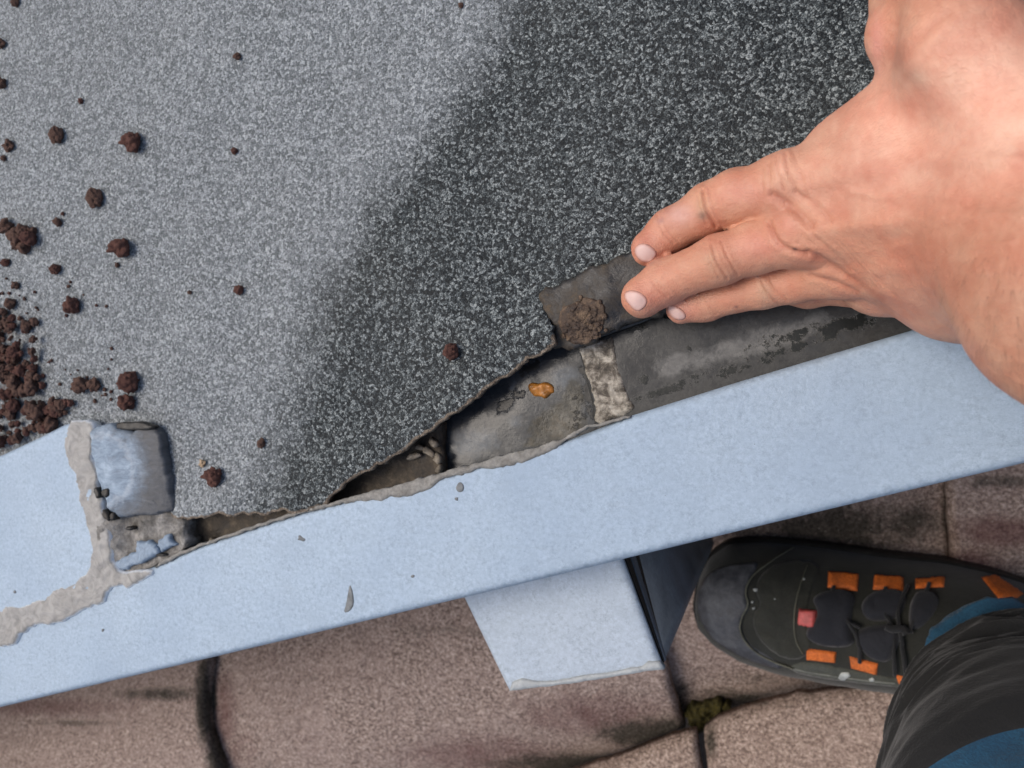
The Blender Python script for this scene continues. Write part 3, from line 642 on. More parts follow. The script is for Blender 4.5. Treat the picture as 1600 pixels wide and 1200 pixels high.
# mud on the flap
def clump(name, blobs, mat, bvh, label, cat, seed=1):
    import bmesh
    bm = bmesh.new()
    for (px, py, r) in blobs:
        h = cast(bvh, px, py)
        if h is None: continue
        R = r * .29 / FP
        b2 = bmesh.ops.create_icosphere(bm, subdivisions=3, radius=1)
        for v in b2['verts']:
            c = np.array(v.co[:]); q = c * (1 + .5 * float(fbm(c[0] + px, c[1] + py, c[2], s=2.2, o=3, seed=seed)))
            v.co = Vector(h[0] + np.array([q[0], q[1], q[2] * .7]) * R + np.array([0, 0, R * .25]))
    me = bpy.data.meshes.new(name); bm.to_mesh(me); bm.free(); me.polygons.foreach_set('use_smooth', [True] * len(me.polygons)); me.materials.append(mat)
    o = bpy.data.objects.new(name, me); COL.objects.link(o); tag(o, label, cat); return o
bflap = bvh_of(flap)
bl = [(916 + rs.gauss(0, 12), 495 + rs.gauss(0, 11), rs.uniform(2, 6.5)) for _ in range(110)] + [(910 + rs.gauss(0, 16), 520 + rs.gauss(0, 6), rs.uniform(3, 6)) for _ in range(45)]
mud = clump('mud_clump', bl, SOIL, bflap, 'crumbly brown mud clump on the dark flap by the fingertips', 'mud')
drape('mud_smear', [(872, 500), (884, 478), (905, 466), (935, 470), (950, 486), (948, 505), (936, 520), (925, 532), (900, 536), (884, 528)], bflap, .0007, SOIL, mud, s=2.5, jit=9, rnd=2)

# ------------------------------------------------------------------ person: arm with hand
person = empty('person', (.42, -.28, TZ0 + .02), 'person leaning over in black and blue work trousers, bare left hand pressing the felt flap', 'person')
def J(px, py, d, r): return (np.array([(px - 800) / FP * d, (600 - py) / FP * d, d]), r * d / FP)
def cone(P, A, B):
    a, ra = A; b, rb = B; ba = b - a; L = ba @ ba
    t = np.clip(((P - a) @ ba) / L, 0, 1)
    return np.sqrt(((P - a - t[:, None] * ba) ** 2).sum(1)) - (ra + (rb - ra) * t)
def smin(a, b, k):
    h = np.clip(.5 + .5 * (b - a) / k, 0, 1); return b * (1 - h) + a * h - k * h * (1 - h)
index = [J(1014, 388, .2845, 28), J(1048, 361, .2830, 33), J(1110, 326, .2720, 39), J(1150, 309, .2655, 42), J(1226, 292, .2500, 47)]
middle = [J(1004, 464, .2820, 33), J(1040, 440, .2790, 34), J(1124, 406, .2650, 38), J(1180, 387, .2590, 39), J(1252, 372, .2470, 43)]
ring = [J(1064, 483, .2850, 23), J(1102, 473, .2830, 27), J(1192, 449, .2700, 31), J(1240, 439, .2650, 33), J(1312, 426, .2500, 38)]
little = [J(1215, 452, .279, 22), J(1262, 452, .277, 27), J(1330, 446, .268, 30), J(1370, 455, .252, 36)]
WR = J(1655, 350, .185, 175)
dors = [(J(1222, 286, .2520, 43), J(1400, 252, .222, 68)), (J(1400, 252, .222, 68), J(1650, 290, .186, 130)),
        (J(1250, 366, .2490, 43), J(1420, 340, .220, 66)), (J(1420, 340, .220, 66), J(1650, 350, .184, 140)),
        (J(1312, 422, .2520, 38), J(1450, 416, .224, 62)), (J(1450, 416, .224, 62), J(1660, 420, .187, 135)),
        (J(1368, 452, .2550, 32), J(1490, 468, .228, 54)), (J(1490, 468, .228, 54), J(1690, 462, .190, 128)),
        (J(1420, 330, .240, 80), J(1640, 360, .20, 130))]
thumb = [(J(1650, 214, .180, 108), J(1506, 70, .190, 70)), (J(1506, 70, .190, 70), J(1468, -30, .200, 62))]
thumb2 = [(J(1482, 0, .206, 62), J(1418, 50, .214, 56)), (J(1418, 50, .214, 56), J(1414, -60, .232, 50)), (J(1414, -60, .232, 50), J(1395, -110, .246, 34))]
web = [(J(1345, 212, .238, 40), J(1470, 125, .206, 66)), (J(1300, 225, .244, 30), J(1400, 190, .224, 50))]
fore = [(J(1650, 360, .186, 165), J(1725, 452, .172, 190)), (J(1725, 452, .172, 190), J(2060, 640, .150, 250)), (J(2060, 640, .150, 250), J(2500, 900, .140, 300))]
def sdf(P):
    F = None
    for ch in (index, middle, ring, little):
        f = None
        for a, b in zip(ch[:-1], ch[1:]):
            d = cone(P, a, b); f = d if f is None else smin(f, d, .0035)
        F = f if F is None else smin(F, f, .0009)
    Dd = None
    for a, b in dors: d = cone(P, a, b); Dd = d if Dd is None else smin(Dd, d, .010)
    for a, b in fore: Dd = smin(Dd, cone(P, a, b), .010)
    for a, b in thumb: Dd = smin(Dd, cone(P, a, b), .012)
    for a, b in web: Dd = smin(Dd, cone(P, a, b), .010)
    T = None
    for a, b in thumb2: d = cone(P, a, b); T = d if T is None else smin(T, d, .004)
    Dd = smin(Dd, T, .0065)
    return smin(Dd, F, .0050)
def surface_nets(f, lo, hi, h):
    ax = [np.arange(lo[i], hi[i] + h, h) for i in range(3)]
    n = [len(a) for a in ax]; val = np.empty(n, np.float32)
    for i in range(n[0]):
        Y, Z = np.meshgrid(ax[1], ax[2], indexing='ij')
        P = np.column_stack([np.full(Y.size, ax[0][i]), Y.ravel(), Z.ravel()]); val[i] = f(P).reshape(n[1], n[2])
    s = val < 0
    nc = [k - 1 for k in n]
    cor = [(a, b, c) for a in (0, 1) for b in (0, 1) for c in (0, 1)]
    cnt = sum(s[a:a + nc[0], b:b + nc[1], c:c + nc[2]].astype(np.int8) for a, b, c in cor)
    act = (cnt > 0) & (cnt < 8); idx = -np.ones(nc, np.int64); ii = np.argwhere(act); idx[act] = np.arange(len(ii))
    acc = np.zeros((len(ii), 3)); num = np.zeros(len(ii))
    for e0 in cor:
        for k in range(3):
            if e0[k]: continue
            e1 = list(e0); e1[k] = 1
            v0 = val[ii[:, 0] + e0[0], ii[:, 1] + e0[1], ii[:, 2] + e0[2]]; v1 = val[ii[:, 0] + e1[0], ii[:, 1] + e1[1], ii[:, 2] + e1[2]]
            m = (v0 < 0) != (v1 < 0); t = np.where(m, v0 / (v0 - v1 + 1e-20), 0)
            p = np.array(e0, float)[None] + 0 * acc; p[:, k] += t; acc += p * m[:, None]; num += m
    V = (ii + acc / num[:, None]) * h + np.array([a[0] for a in ax])
    Fq = []
    for k in range(3):
        a, b = [(1, 2), (2, 0), (0, 1)][k]
        sl0 = [slice(None)] * 3; sl1 = [slice(None)] * 3; sl0[k] = slice(0, -1); sl1[k] = slice(1, None)
        c = s[tuple(sl0)] != s[tuple(sl1)]; q = np.argwhere(c)
        q = q[(q[:, a] > 0) & (q[:, b] > 0) & (q[:, a] < n[a] - 1) & (q[:, b] < n[b] - 1)]
        def I(da, db):
            r = q.copy(); r[:, a] -= da; r[:, b] -= db; return idx[r[:, 0], r[:, 1], r[:, 2]]
        quad = np.column_stack([I(1, 1), I(0, 1), I(0, 0), I(1, 0)])
        fl = ~s[q[:, 0], q[:, 1], q[:, 2]]
        quad[fl] = quad[fl][:, ::-1]; Fq.append(quad)
    Fq = np.vstack(Fq); Fq = Fq[(Fq >= 0).all(1)]
    return V, Fq
V, Fq = surface_nets(sdf, (.035, -.17, .07), (.27, .155, .31), .0022)
me = bpy.data.meshes.new('tmp'); me.from_pydata(V.tolist(), [], Fq.tolist()); me.update()
to = bpy.data.objects.new('tmp', me); COL.objects.link(to); sm_ = to.modifiers.new('s', 'SUBSURF'); sm_.levels = 2; sm_.render_levels = 2
dg = bpy.context.evaluated_depsgraph_get(); ev = to.evaluated_get(dg).to_mesh()
V = np.empty(len(ev.vertices) * 3); ev.vertices.foreach_get('co', V); V = V.reshape(-1, 3)
Fq = np.empty(len(ev.loops), np.int64); ev.loops.foreach_get('vertex_index', Fq); Fq = Fq.reshape(-1, 4)
bpy.data.objects.remove(to)
def grad(P, e=.0002):
    g = np.column_stack([sdf(P + np.eye(3)[k] * e) - sdf(P - np.eye(3)[k] * e) for k in range(3)]); return g / (np.linalg.norm(g, axis=1)[:, None] + 1e-12)
def cgrad(P):
    out = np.empty_like(P)
    for i in range(0, len(P), 60000): out[i:i + 60000] = grad(P[i:i + 60000])
    return out
def csdf(P): return np.concatenate([sdf(P[i:i + 60000]) for i in range(0, len(P), 60000)])
g = cgrad(V); V = V - g * np.clip(csdf(V), -.001, .001)[:, None]; g = cgrad(V)
PX = 800 + FP * V[:, 0] / V[:, 2]; PY = 600 - FP * V[:, 1] / V[:, 2]
Q = np.column_stack([PX, PY])
topside = ss(.15, -.25, g[:, 2])      # facing the camera
disp = np.zeros(len(V))
crs = np.zeros(len(V))
def crease(pts, depth, wd):
    global disp, crs
    depth = depth * (.62 if depth < .00052 and wd < 3.5 else .95); wd = wd * .85
    d = seg_dist(Q, smooth_open(np.array(pts, float)), False)
    disp -= depth * np.exp(-(d / wd) ** 2) * topside; crs = np.maximum(crs, np.minimum(depth / .0006, 1) * np.exp(-(d / (wd * 1.1)) ** 2))
    disp += depth * .35 * np.exp(-((d - wd * 2.2) / (wd * 1.2)) ** 2) * topside
def smooth_open(P, it=2):
    for _ in range(it):
        R = [P[0]]
        for a, b in zip(P[:-1], P[1:]): R += [.75 * a + .25 * b, .25 * a + .75 * b]
        R.append(P[-1]); P = np.array(R)
    return P
mm = .001
for pts, dp, wd in [([(1098, 298), (1102, 325), (1118, 354)], .55, 2.6), ([(1090, 305), (1094, 330), (1105, 352)], .30, 2.0), ([(1107, 296), (1113, 325), (1128, 350)], .28, 2.0), ([(1026, 336), (1034, 362), (1052, 380)], .35, 2.2), ([(1032, 334), (1042, 360), (1058, 376)], .2, 1.8),
    ([(1112, 382), (1118, 405), (1136, 434)], .50, 2.6), ([(1127, 378), (1136, 400), (1152, 428)], .40, 2.4), ([(1104, 388), (1110, 410), (1124, 436)], .25, 2.0), ([(1019, 440), (1030, 455), (1042, 463)], .35, 2.0), ([(1024, 436), (1036, 452), (1048, 460)], .22, 1.8),
    ([(1190, 440), (1202, 460), (1216, 474)], .45, 2.4), ([(1203, 436), (1214, 455), (1230, 470)], .32, 2.2), ([(1100, 462), (1108, 478), (1120, 490)], .22, 2.0),
    ([(1203, 256), (1203, 280), (1206, 306)], .35, 3), ([(1214, 248), (1218, 272), (1226, 296)], .40, 3), ([(1228, 242), (1234, 268), (1246, 300)], .45, 3), ([(1240, 240), (1252, 270), (1262, 300)], .3, 3), ([(1192, 262), (1191, 285), (1194, 310)], .22, 3),
    ([(1207, 304), (1230, 318), (1252, 336), (1270, 352)], .8, 7), ([(1204, 350), (1214, 378), (1236, 392), (1262, 396)], .75, 5), ([(1262, 396), (1300, 412), (1338, 440), (1380, 468)], .6, 6), ([(1266, 430), (1300, 438), (1340, 455)], .5, 5),
    ([(1244, 300), (1275, 320), (1300, 345)], .35, 5), ([(1330, 270), (1400, 262), (1480, 262)], .25, 14), ([(1345, 380), (1420, 375), (1500, 378)], .25, 12),
    ([(1258, 350), (1290, 385), (1330, 420)], .3, 4), ([(1246, 380), (1280, 398), (1318, 430)], .25, 3), ([(1400, 100), (1425, 75), (1450, 45), (1485, 18)], .4, 9)]:
    crease(pts, dp * mm, wd)
for pts, hgt, wd in [([(1260, 290), (1350, 268), (1480, 250), (1590, 250)], .9, 13), ([(1270, 362), (1370, 346), (1490, 338), (1600, 340)], .9, 13), ([(1335, 425), (1420, 418), (1540, 420)], .7, 12), ([(1330, 300), (1390, 312), (1440, 300), (1510, 315)], .45, 6), ([(1400, 385), (1450, 372), (1520, 388), (1580, 380)], .4, 6)]:
    disp += hgt * mm * np.exp(-(seg_dist(Q, smooth_open(np.array(pts, float)), False) / wd) ** 2) * topside
for k in range(16):   # fan of fine skin lines behind the knuckles
    x0 = 1232 + k * 7; y0 = 322 + k * 5 + random.uniform(-4, 4)
    crease([(x0, y0), (x0 + 22, y0 + 24), (x0 + 52, y0 + 44 + k)], .11 * mm, 1.6)
for k in range(12):
    x0 = 1196 + k * 6; crease([(x0, 255 - k * 2), (x0 + 3, 285), (x0 + 12, 318)], .08 * mm, 1.4)
for (cx, cy, rx, ry, hh) in [(1226, 266, 20, 26, 1.8), (1234, 350, 26, 22, 1.1), (1290, 424, 20, 13, .9), (1110, 326, 22, 22, .3), (1128, 404, 22, 20, .3), (1018, 478, 12, 10, .0), (1420, 270, 90, 16, .5), (1440, 350, 100, 14, .4)]:
    disp += hh * mm * np.exp(-(((PX - cx) / rx) ** 2 + ((PY - cy) / ry) ** 2)) * topside
disp += (.22 * mm * fbm(V[:, 0], V[:, 1], V[:, 2], s=160, o=3, seed=5) + .07 * mm * fbm(V[:, 0], V[:, 1], V[:, 2], s=700, o=2, seed=7))
V = V + g * disp[:, None]
# skin colouring
base = np.tile(np.array([.545, .270, .170]), (len(V), 1))
def cb(cx, cy, rx, ry, col, st):
    global base
    k = (st * np.exp(-(((PX - cx) / rx) ** 2 + ((PY - cy) / ry) ** 2)))[:, None]; base = base * (1 - k) + np.array(col) * k
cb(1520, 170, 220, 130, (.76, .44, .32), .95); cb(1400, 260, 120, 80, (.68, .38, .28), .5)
cb(1010, 385, 30, 30, (.56, .24, .17), .6); cb(1005, 465, 32, 30, (.60, .27, .19), .6); cb(1060, 485, 28, 18, (.62, .29, .22), .6); cb(1165, 300, 40, 22, (.60, .28, .21), .6); cb(1185, 385, 40, 22, (.60, .27, .20), .55)
cb(1062, 335, 26, 18, (.58, .33, .29), .6); cb(1095, 320, 9, 20, (.50, .33, .20), .6); cb(1098, 337, 7, 7, (.12, .09, .07), .65); cb(1112, 410, 11, 18, (.50, .32, .20), .55); cb(1195, 455, 12, 16, (.48, .32, .21), .6)
cb(1250, 300, 26, 10, (.44, .21, .14), .5); cb(1215, 335, 18, 10, (.42, .19, .13), .55); cb(1234, 350, 12, 12, (.68, .38, .28), .6); cb(1222, 262, 8, 18, (.66, .38, .28), .5); cb(1275, 400, 30, 10, (.45, .21, .145), .45)
cb(1241, 390, 4, 3, (.05, .04, .035), .9); cb(1150, 479, 3, 2.5, (.22, .10, .08), .8); cb(1032, 345, 6, 5, (.34, .2, .2), .5); cb(984, 380, 6, 8, (.30, .14, .10), .4); cb(1012, 410, 12, 4, (.30, .13, .09), .5); cb(1000, 492, 14, 4, (.36, .16, .11), .5); cb(1030, 402, 4, 8, (.38, .17, .12), .5); cb(1017, 470, 4, 8, (.40, .18, .13), .5); cb(1300, 330, 5, 3, (.35, .16, .12), .5)
cb(1370, 70, 10, 40, (.68, .34, .28), .7); cb(1395, 85, 20, 30, (.42, .20, .14), .5); cb(1430, 120, 26, 20, (.45, .32, .24), .5)
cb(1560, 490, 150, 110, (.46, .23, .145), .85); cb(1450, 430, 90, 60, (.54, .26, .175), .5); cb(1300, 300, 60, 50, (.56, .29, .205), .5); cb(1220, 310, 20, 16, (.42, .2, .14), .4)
fr = fbm(PX / 40, PY / 40, s=1.0, o=4, seed=3)[:, None]; base = base * (1 + .22 * fr * np.array([.5, 1, 1.1]))
fr = fbm(PX / 9, PY / 9, s=1.0, o=3, seed=13)[:, None]; base = base * (1 + .10 * fr * np.array([.5, 1, 1.1])) * (1 - crs[:, None] * np.array([.14, .24, .26]))
wp = CAM + V[:, :1] * AX + V[:, 1:2] * AY + V[:, 2:] * AF
arm = mesh_obj('arm', wp, Fq, SKIN, person, True, None, np.clip(base, .01, 1))
arm['label'] = 'bare forearm and left hand, fingers together pressing down the flap'
barm = bvh_of(arm)
# nails
m = M('fingernail'); e = m.attr('edge')
cc = m.mix(m.ramp(m.math('MULTIPLY', e, .12), [(0.1, 0.0), (0.6, 1.0)]), (.50, .26, .20), (.62, .42, .37)); m.bump(m.noise(400, 2, co=m.mapping((1, 4, 1))), .0002, .3)
NAIL = m.set(Base_Color=cc, Roughness=.42, Specular_IOR_Level=.35, Subsurface_Weight=.05, Subsurface_Radius=(.004, .002, .001), Subsurface_Scale=.5)
def nail(pts):
    o = drape('fingernail', pts, barm, .00032, NAIL, arm, s=1.6, rnd=2.2, sm=2); return o
nail([(992, 386), (1000, 380), (1012, 381), (1024, 390), (1027, 398), (1020, 407), (1008, 411), (997, 405), (991, 396)])
nail([(975, 458), (984, 453), (998, 455), (1010, 464), (1012, 474), (1004, 484), (994, 487), (984, 478), (976, 467)])
nail([(1042, 480), (1050, 477), (1062, 480), (1072, 490), (1071, 498), (1062, 501), (1052, 498), (1044, 489)])
# fine arm hair
hv, hf = [], []
for k in range(230):
    px = rs.uniform(1450, 1600); py = rs.uniform(400, 640)
    if rs.random() > ss(1400, 1600, px) * 1.2: continue
    h = cast(barm, px, py)
    if h is None: continue
    a = rs.uniform(1.9, 2.6); L = rs.uniform(.002, .0055); dirn = AX * math.cos(a) * -1 + AY * math.sin(a) * -.6; dirn = dirn - h[1] * (dirn @ h[1]); dirn /= np.linalg.norm(dirn)
    side = np.cross(dirn, h[1]); b0 = len(hv); wd = .000028
    for q in range(5):
        t = q / 4; c = h[0] + dirn * L * t + h[1] * (.0002 + .0011 * math.sin(t * 2.2)) + side * .0012 * t * t * rs.choice((1, 1.0))
        for s_ in (0, 1, 2):
            an = s_ * 2.0944; hv.append(c + (side * math.cos(an) + h[1] * math.sin(an)) * wd * (1.1 - t))
    for q in range(4):
        for s_ in range(3):
            i = b0 + q * 3; hf.append([i + s_, i + (s_ + 1) % 3, i + 3 + (s_ + 1) % 3, i + 3 + s_])
if hv:
    hh = mesh_obj('arm_hair', hv, hf, m_plain('hair', (.17, .09, .055), .5), arm); hh['kind'] = 'stuff'

# ------------------------------------------------------------------ work shoe
SZ = TZ0 + .020   # ground under the shoe
shoe_hi = np.array([(1086, 945), (1092, 905), (1108, 872), (1140, 850), (1200, 848), (1290, 858), (1380, 872), (1480, 882), (1560, 900), (1640, 925), (1720, 960)], float)
shoe_lo = np.array([(1086, 955), (1094, 985), (1120, 1012), (1160, 1034), (1210, 1050), (1290, 1064), (1370, 1072), (1450, 1078), (1540, 1080), (1640, 1075), (1720, 1040)], float)
hs = np.array([0.0, .42, .60, .74, .84, .95, 1.1, 1.35, 1.6, 1.6, 1.4]) * .058
NS = 90; NT = 61
k = np.linspace(0, 10, NS); k[1:6] = [.15, .35, .55, .75, .9]
k = np.sort(k); idx = np.arange(11)
def at_(P, z):
    x = np.interp(k, idx, P[:, 0]); y = np.interp(k, idx, P[:, 1]); return x, y
hx, hy = at_(shoe_hi, 0); lx, ly = at_(shoe_lo, 0); hh_ = np.interp(k, idx, hs)
for _ in range(3):
    hh_[1:-1] = (hh_[:-2] + 2 * hh_[1:-1] + hh_[2:]) / 4
    for a in (hx, hy, lx, ly): a[1:-1] = (a[:-2] + 2 * a[1:-1] + a[2:]) / 4
zz = SZ + .022
U = onz(hx, hy, np.full(NS, zz)); Lw = onz(lx, ly, np.full(NS, zz))
tv = np.sin(np.linspace(-1, 1, NT) * math.pi / 2)
top = np.empty((NS, NT, 3))
for i in range(NS):
    c = (U[i] + Lw[i]) / 2; hv2 = (U[i] - Lw[i]) / 2
    top[i] = c + tv[:, None] * hv2 * (1.0)
    top[i, :, 2] = zz - .004 + hh_[i] * (1 - np.abs(tv) ** 2.4) ** .55
# wrinkles across the vamp
tx, ty, _ = proj(top.reshape(-1, 3)); wz = (.0024 * fbm(tx / 60, ty / 60, s=1.5, seed=4) + .0009 * fbm(tx / 14, ty / 14, seed=9)).reshape(NS, NT)
top[:, 1:-1, 2] += wz[:, 1:-1]
bot = top.copy(); bot[:, :, 2] = zz - .006
n = NS * NT; F = []
for i in range(NS - 1):
    for j in range(NT - 1):
        a = i * NT + j; F.append([a, a + NT, a + NT + 1, a + 1]); F.append([n + a, n + a + 1, n + a + NT + 1, n + a + NT])
for i in range(NS - 1):
    a = i * NT; F.append([a, n + a, n + a + NT, a + NT]); a = i * NT + NT - 1; F.append([a, a + NT, n + a + NT, n + a])
SH = m_cloth('olive_black_suede', (.011, .012, .008), (.034, .035, .025)); 
shoe = mesh_obj('work_shoe', np.vstack([top.reshape(-1, 3), bot.reshape(-1, 3)]), F, SH, person)
shoe['label'] = 'dark work shoe with grey rubber toe and orange lace loops'
bshoe = bvh_of(shoe)
# sole
so = np.vstack([U[:, :2], Lw[::-1, :2]]); cso = so.mean(0); so = so + (so - cso) / np.linalg.norm(so - cso, axis=1)[:, None] * .002
RUB = m_rough('black_rubber', [(.006, .006, .006), (.014, .014, .013), (.035, .033, .03)], 60, (.5, .8), .0006)
slab('sole', so, lambda x, y: x * 0 + zz - .001, .024, RUB, shoe, s=.004, frame='xy', sm=0, rnd=.002)
TOE = m_rough('grey_toe_rubber', [(.018, .019, .022), (.045, .048, .056), (.085, .09, .10), (.12, .125, .13)], 70, (.5, .75), .0009, 800)
drape('toe_cap', [(1089, 925), (1104, 898), (1128, 884), (1158, 880), (1186, 878), (1180, 892), (1168, 915), (1165, 935), (1172, 950), (1160, 965), (1158, 985), (1172, 1008), (1195, 1022), (1225, 1040), (1215, 1046), (1165, 1030), (1120, 1006), (1096, 975), (1089, 950)], bshoe, .0016, TOE, shoe, s=4, rnd=5)
DSUE = m_cloth('dark_suede', (.018, .019, .013), (.042, .042, .03))
drape('vamp_panel', [(1186, 900), (1215, 878), (1260, 872), (1285, 888), (1270, 915), (1262, 950), (1262, 985), (1270, 1010), (1255, 1030), (1225, 1030), (1195, 1010), (1178, 985), (1176, 960), (1190, 945), (1180, 925)], bshoe, .0010, DSUE, shoe, s=4, rnd=4)
def tube_px(name, pts, bvh, r, mat, parent, off=.0008):
    P = smooth_open(np.array(pts, float)); P = resample(P, 2.5, False); C = []
    for p in P:
        h = cast(bvh, p[0], p[1])
        if h: C.append(h[0] + h[1] * off)
    C = np.array(C); ver = []; fc = []; ns = 7
    for i in range(len(C)):
        t = C[min(i + 1, len(C) - 1)] - C[max(i - 1, 0)]; t /= np.linalg.norm(t) + 1e-12
        a = np.cross(t, [0, 0, 1.0]); a /= np.linalg.norm(a) + 1e-12; b = np.cross(t, a)
        for q in range(ns): an = q * 2 * math.pi / ns; ver.append(C[i] + (a * math.cos(an) + b * math.sin(an)) * r)
    for i in range(len(C) - 1):
        for q in range(ns): fc.append([i * ns + q, i * ns + (q + 1) % ns, (i + 1) * ns + (q + 1) % ns, (i + 1) * ns + q])
    fc.append(list(range(ns))[::-1]); fc.append([(len(C) - 1) * ns + q for q in range(ns)])
    return mesh_obj(name, ver, fc, mat, parent)
THR = m_plain('olive_thread', (.10, .10, .07), .7)
drape('side_panel', [(1228, 1042), (1262, 1032), (1330, 1047), (1400, 1060), (1460, 1066), (1460, 1077), (1380, 1072), (1300, 1063), (1250, 1054)], bshoe, .0008, m_cloth('grey_green_suede', (.05, .054, .042), (.09, .095, .075)), shoe, s=3, rnd=2)
tube_px('stitching', [(1240, 858), (1210, 876), (1176, 900), (1164, 925), (1172, 945), (1160, 962), (1156, 985), (1172, 1010), (1200, 1028), (1240, 1042)], bshoe, .0006, THR, shoe, .0018)
tube_px('stitching', [(1262, 885), (1248, 920), (1240, 965), (1243, 1000), (1255, 1020)], bshoe, .0005, THR, shoe, .0015)
tube_px('stitching', [(1212, 1034), (1250, 1046), (1300, 1054), (1360, 1062), (1400, 1066)], bshoe, .0006, m_plain('grey_thread', (.16, .17, .15), .7), shoe, .0012)
NAVY = m_cloth('black_mesh_padding', (.009, .010, .015), (.018, .019, .026))
for p in [[(1268, 935), (1290, 922), (1325, 922), (1338, 935), (1332, 952), (1330, 985), (1338, 1004), (1320, 1012), (1285, 1010), (1264, 1000), (1258, 985), (1278, 965), (1276, 950)],
          [(1344, 945), (1360, 926), (1400, 922), (1418, 930), (1412, 955), (1400, 968), (1365, 972), (1350, 964)], [(1336, 990), (1352, 978), (1395, 974), (1410, 985), (1404, 1010), (1390, 1036), (1362, 1030), (1342, 1012)], [(1424, 930), (1448, 924), (1470, 935), (1460, 960), (1436, 985), (1418, 980)]]:
    drape('tongue_pad', p, bshoe, .0065, NAVY, shoe, s=4, rnd=14, sm=2)
m = M('orange_webbing'); wv = m.noise(700, 3, .7); n_ = m.noise(60, 5, .7)
c = m.mix(m.ramp(wv, [(.35, 0.0), (.65, 1.0)]), (.50, .10, .012), (.80, .20, .03)); c = m.mix(m.ramp(n_, [(.45, 0.0), (.75, .6)]), c, (.22, .06, .02)); m.bump(wv, .0006, .6)
ORG = m.set(Base_Color=c, Roughness=.7)
for p in [[(1294, 892), (1342, 897), (1340, 924), (1293, 918)], [(1366, 898), (1412, 902), (1412, 926), (1364, 921)], [(1430, 904), (1477, 902), (1475, 917), (1430, 920)], [(1533, 902), (1556, 899), (1600, 928), (1590, 934), (1560, 935)],
          [(1260, 1013), (1307, 1019), (1305, 1036), (1260, 1031)], [(1327, 1025), (1372, 1037), (1370, 1055), (1330, 1044)], [(1400, 1054), (1416, 1058), (1414, 1070), (1403, 1068)]]:
    drape('lace_loop', p, bshoe, .0020, ORG, shoe, s=3, rnd=3, sm=0)
RT = drape('toe_tab', [(1249, 950), (1278, 954), (1275, 981), (1246, 975)], bshoe, .0055, m_plain('pink_red_tab', (.55, .10, .09), .55, .35, 200), shoe, s=3, rnd=3, sm=0); RT['label'] = 'pinkish red square tab at the base of the tongue'
LACE = m_cloth('black_lace', (.006, .006, .007), (.016, .016, .017))
for p in [[(1300, 920), (1306, 945), (1330, 975), (1345, 1000), (1345, 1030)], [(1385, 925), (1376, 950), (1400, 985), (1398, 1010), (1402, 1050)], [(1418, 922), (1402, 960), (1410, 990), (1420, 1050)], [(1310, 970), (1330, 972), (1345, 980)], [(1390, 980), (1408, 988), (1418, 984)], [(1452, 920), (1440, 950), (1424, 990)]]:
    tube_px('lace', p, bshoe, .0013, LACE, shoe, .0048)
tube_px('lace_knot', [(1388, 978), (1398, 984), (1412, 982), (1418, 990)], bshoe, .0026, LACE, shoe, .006)
for (x, y, r) in [(1181, 922, 3.5), (1176, 940, 2), (1178, 950, 2.5), (1256, 906, 2), (1319, 1054, 8), (1362, 1060, 3.5), (1211, 936, 1.5)]:
    drape('paint_fleck', blob_poly(x, y, r, r * .7, 9, .3), bshoe, .0018, m_plain('pale_fleck', (.40, .42, .40), .7), shoe, s=1.5, sm=0)

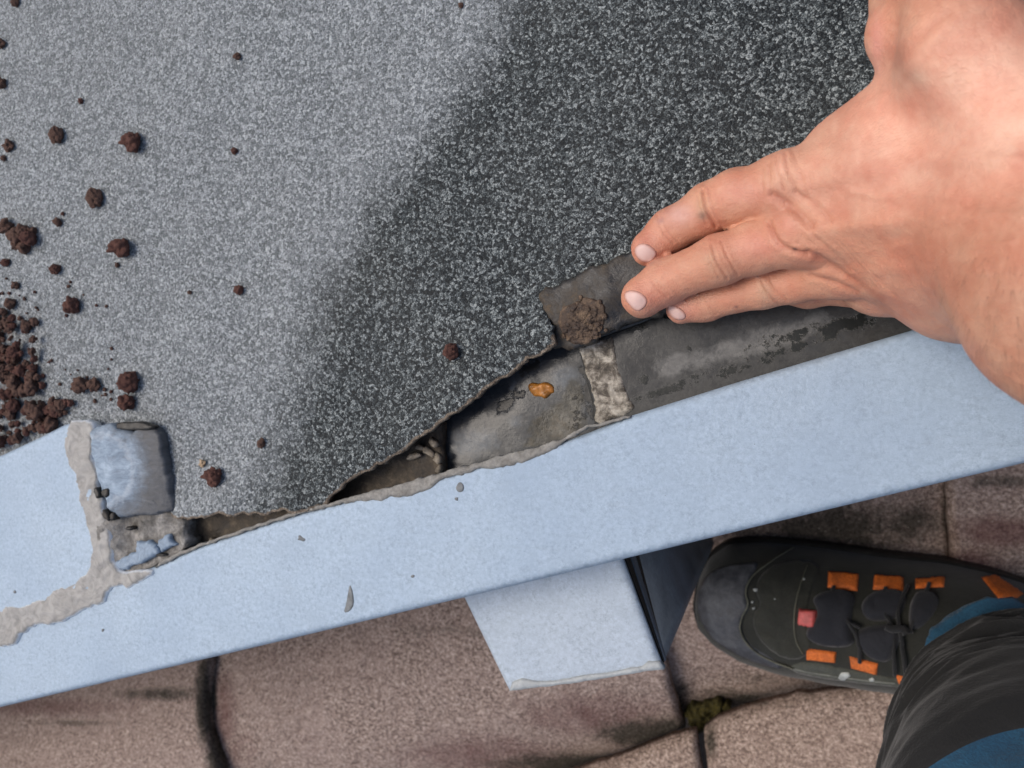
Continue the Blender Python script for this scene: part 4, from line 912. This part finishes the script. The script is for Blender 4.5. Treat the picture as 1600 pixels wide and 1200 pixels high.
# ------------------------------------------------------------------ trousers
rings = [  # px, py, depth, radius px
    (1560, 1066, .425, 128), (1602, 1108, .415, 138), (1596, 1128, .405, 166), (1588, 1152, .395, 187), (1594, 1196, .375, 207), (1610, 1250, .360, 238), (1650, 1370, .325, 290), (1740, 1560, .29, 360), (1900, 1900, .26, 470), (2150, 2400, .25, 600)]
R_ = np.array(rings, float); tt = np.linspace(0, 1, len(rings)); NA = 200
def tube_pt(t, a):
    c = [np.interp(t, tt, R_[:, i]) for i in range(4)]
    rw = c[3]
    x = c[0] + rw * np.cos(a); y = c[1] + rw * np.sin(a) * .98
    # the ring lies across the leg: its far (upper-image) side is deeper
    d = c[2] - .0 * np.sin(a)
    P = W(x, y, d)
    C0 = W(c[0], c[1], c[2]); nrm = P - C0; nrm /= np.linalg.norm(nrm, axis=-1)[..., None]
    f = .004 * fbm(t * 5 + .6 * np.cos(a), np.sin(a) * 1.5, t * 14, s=1.0, o=3, seed=6) + .0045 * (1 - np.abs(fbm(np.cos(a) * 1.1 + t * 2, np.sin(a) * 1.1, t * 17, s=1.0, o=3, seed=23)) * 3.2) * ss(.8, .2, t)
    return P + nrm * f[..., None]
def band(name, t0, t1, n, mat, parent, outr=0.0):
    a = np.linspace(0, 2 * math.pi, NA, endpoint=False)
    T0 = t0(a); T1 = t1(a); ver = []; 
    for i in range(n):
        t = T0 + (T1 - T0) * i / (n - 1); P = tube_pt(t, a)
        c = W(*[np.interp(t, tt, R_[:, q]) for q in range(3)]); q = P - c; P = P + q / np.linalg.norm(q, axis=1)[:, None] * outr * (1 if 0 < i < n - 1 else .3)
        ver.append(P)
    ver = np.vstack(ver); inn = ver.copy()
    cc = np.vstack([W(*[np.interp(T0 + (T1 - T0) * i / (n - 1), tt, R_[:, q]) for q in range(3)]) for i in range(n)]); q = inn - cc; inn = inn - q / np.linalg.norm(q, axis=1)[:, None] * .0022
    N_ = len(ver); F = []
    for i in range(n - 1):
        for j in range(NA):
            a0 = i * NA + j; a1 = i * NA + (j + 1) % NA
            F.append([a0, a1, a1 + NA, a0 + NA]); F.append([N_ + a0, N_ + a0 + NA, N_ + a1 + NA, N_ + a1])
    for j in range(NA):
        a0 = j; a1 = (j + 1) % NA; F.append([a1, a0, N_ + a0, N_ + a1]); a0 += (n - 1) * NA; a1 += (n - 1) * NA; F.append([a0, a1, N_ + a1, N_ + a0])
    return mesh_obj(name, np.vstack([ver, inn]), F, mat, parent)
BLK = m_cloth('black_work_cloth', (.004, .004, .004), (.011, .0108, .0095)); BLU = m_cloth('petrol_blue_cloth', (.008, .062, .125), (.02, .115, .19))
c1 = lambda a: .115 + .050 * np.cos(a + math.pi * .72) + .006 * np.sin(2 * a)
c2 = lambda a: .676 + .03 * np.cos(a + math.pi * .4)
tr = band('trousers', c1, c2, 150, BLK, person, .0008); tr['label'] = 'black trouser leg with petrol blue hem and thigh panels'
band('hem_panel', lambda a: a * 0, lambda a: c1(a) + .004, 16, BLU, tr)
band('thigh_panel', lambda a: c2(a) - .004, lambda a: a * 0 + 1.0, 120, BLU, tr)
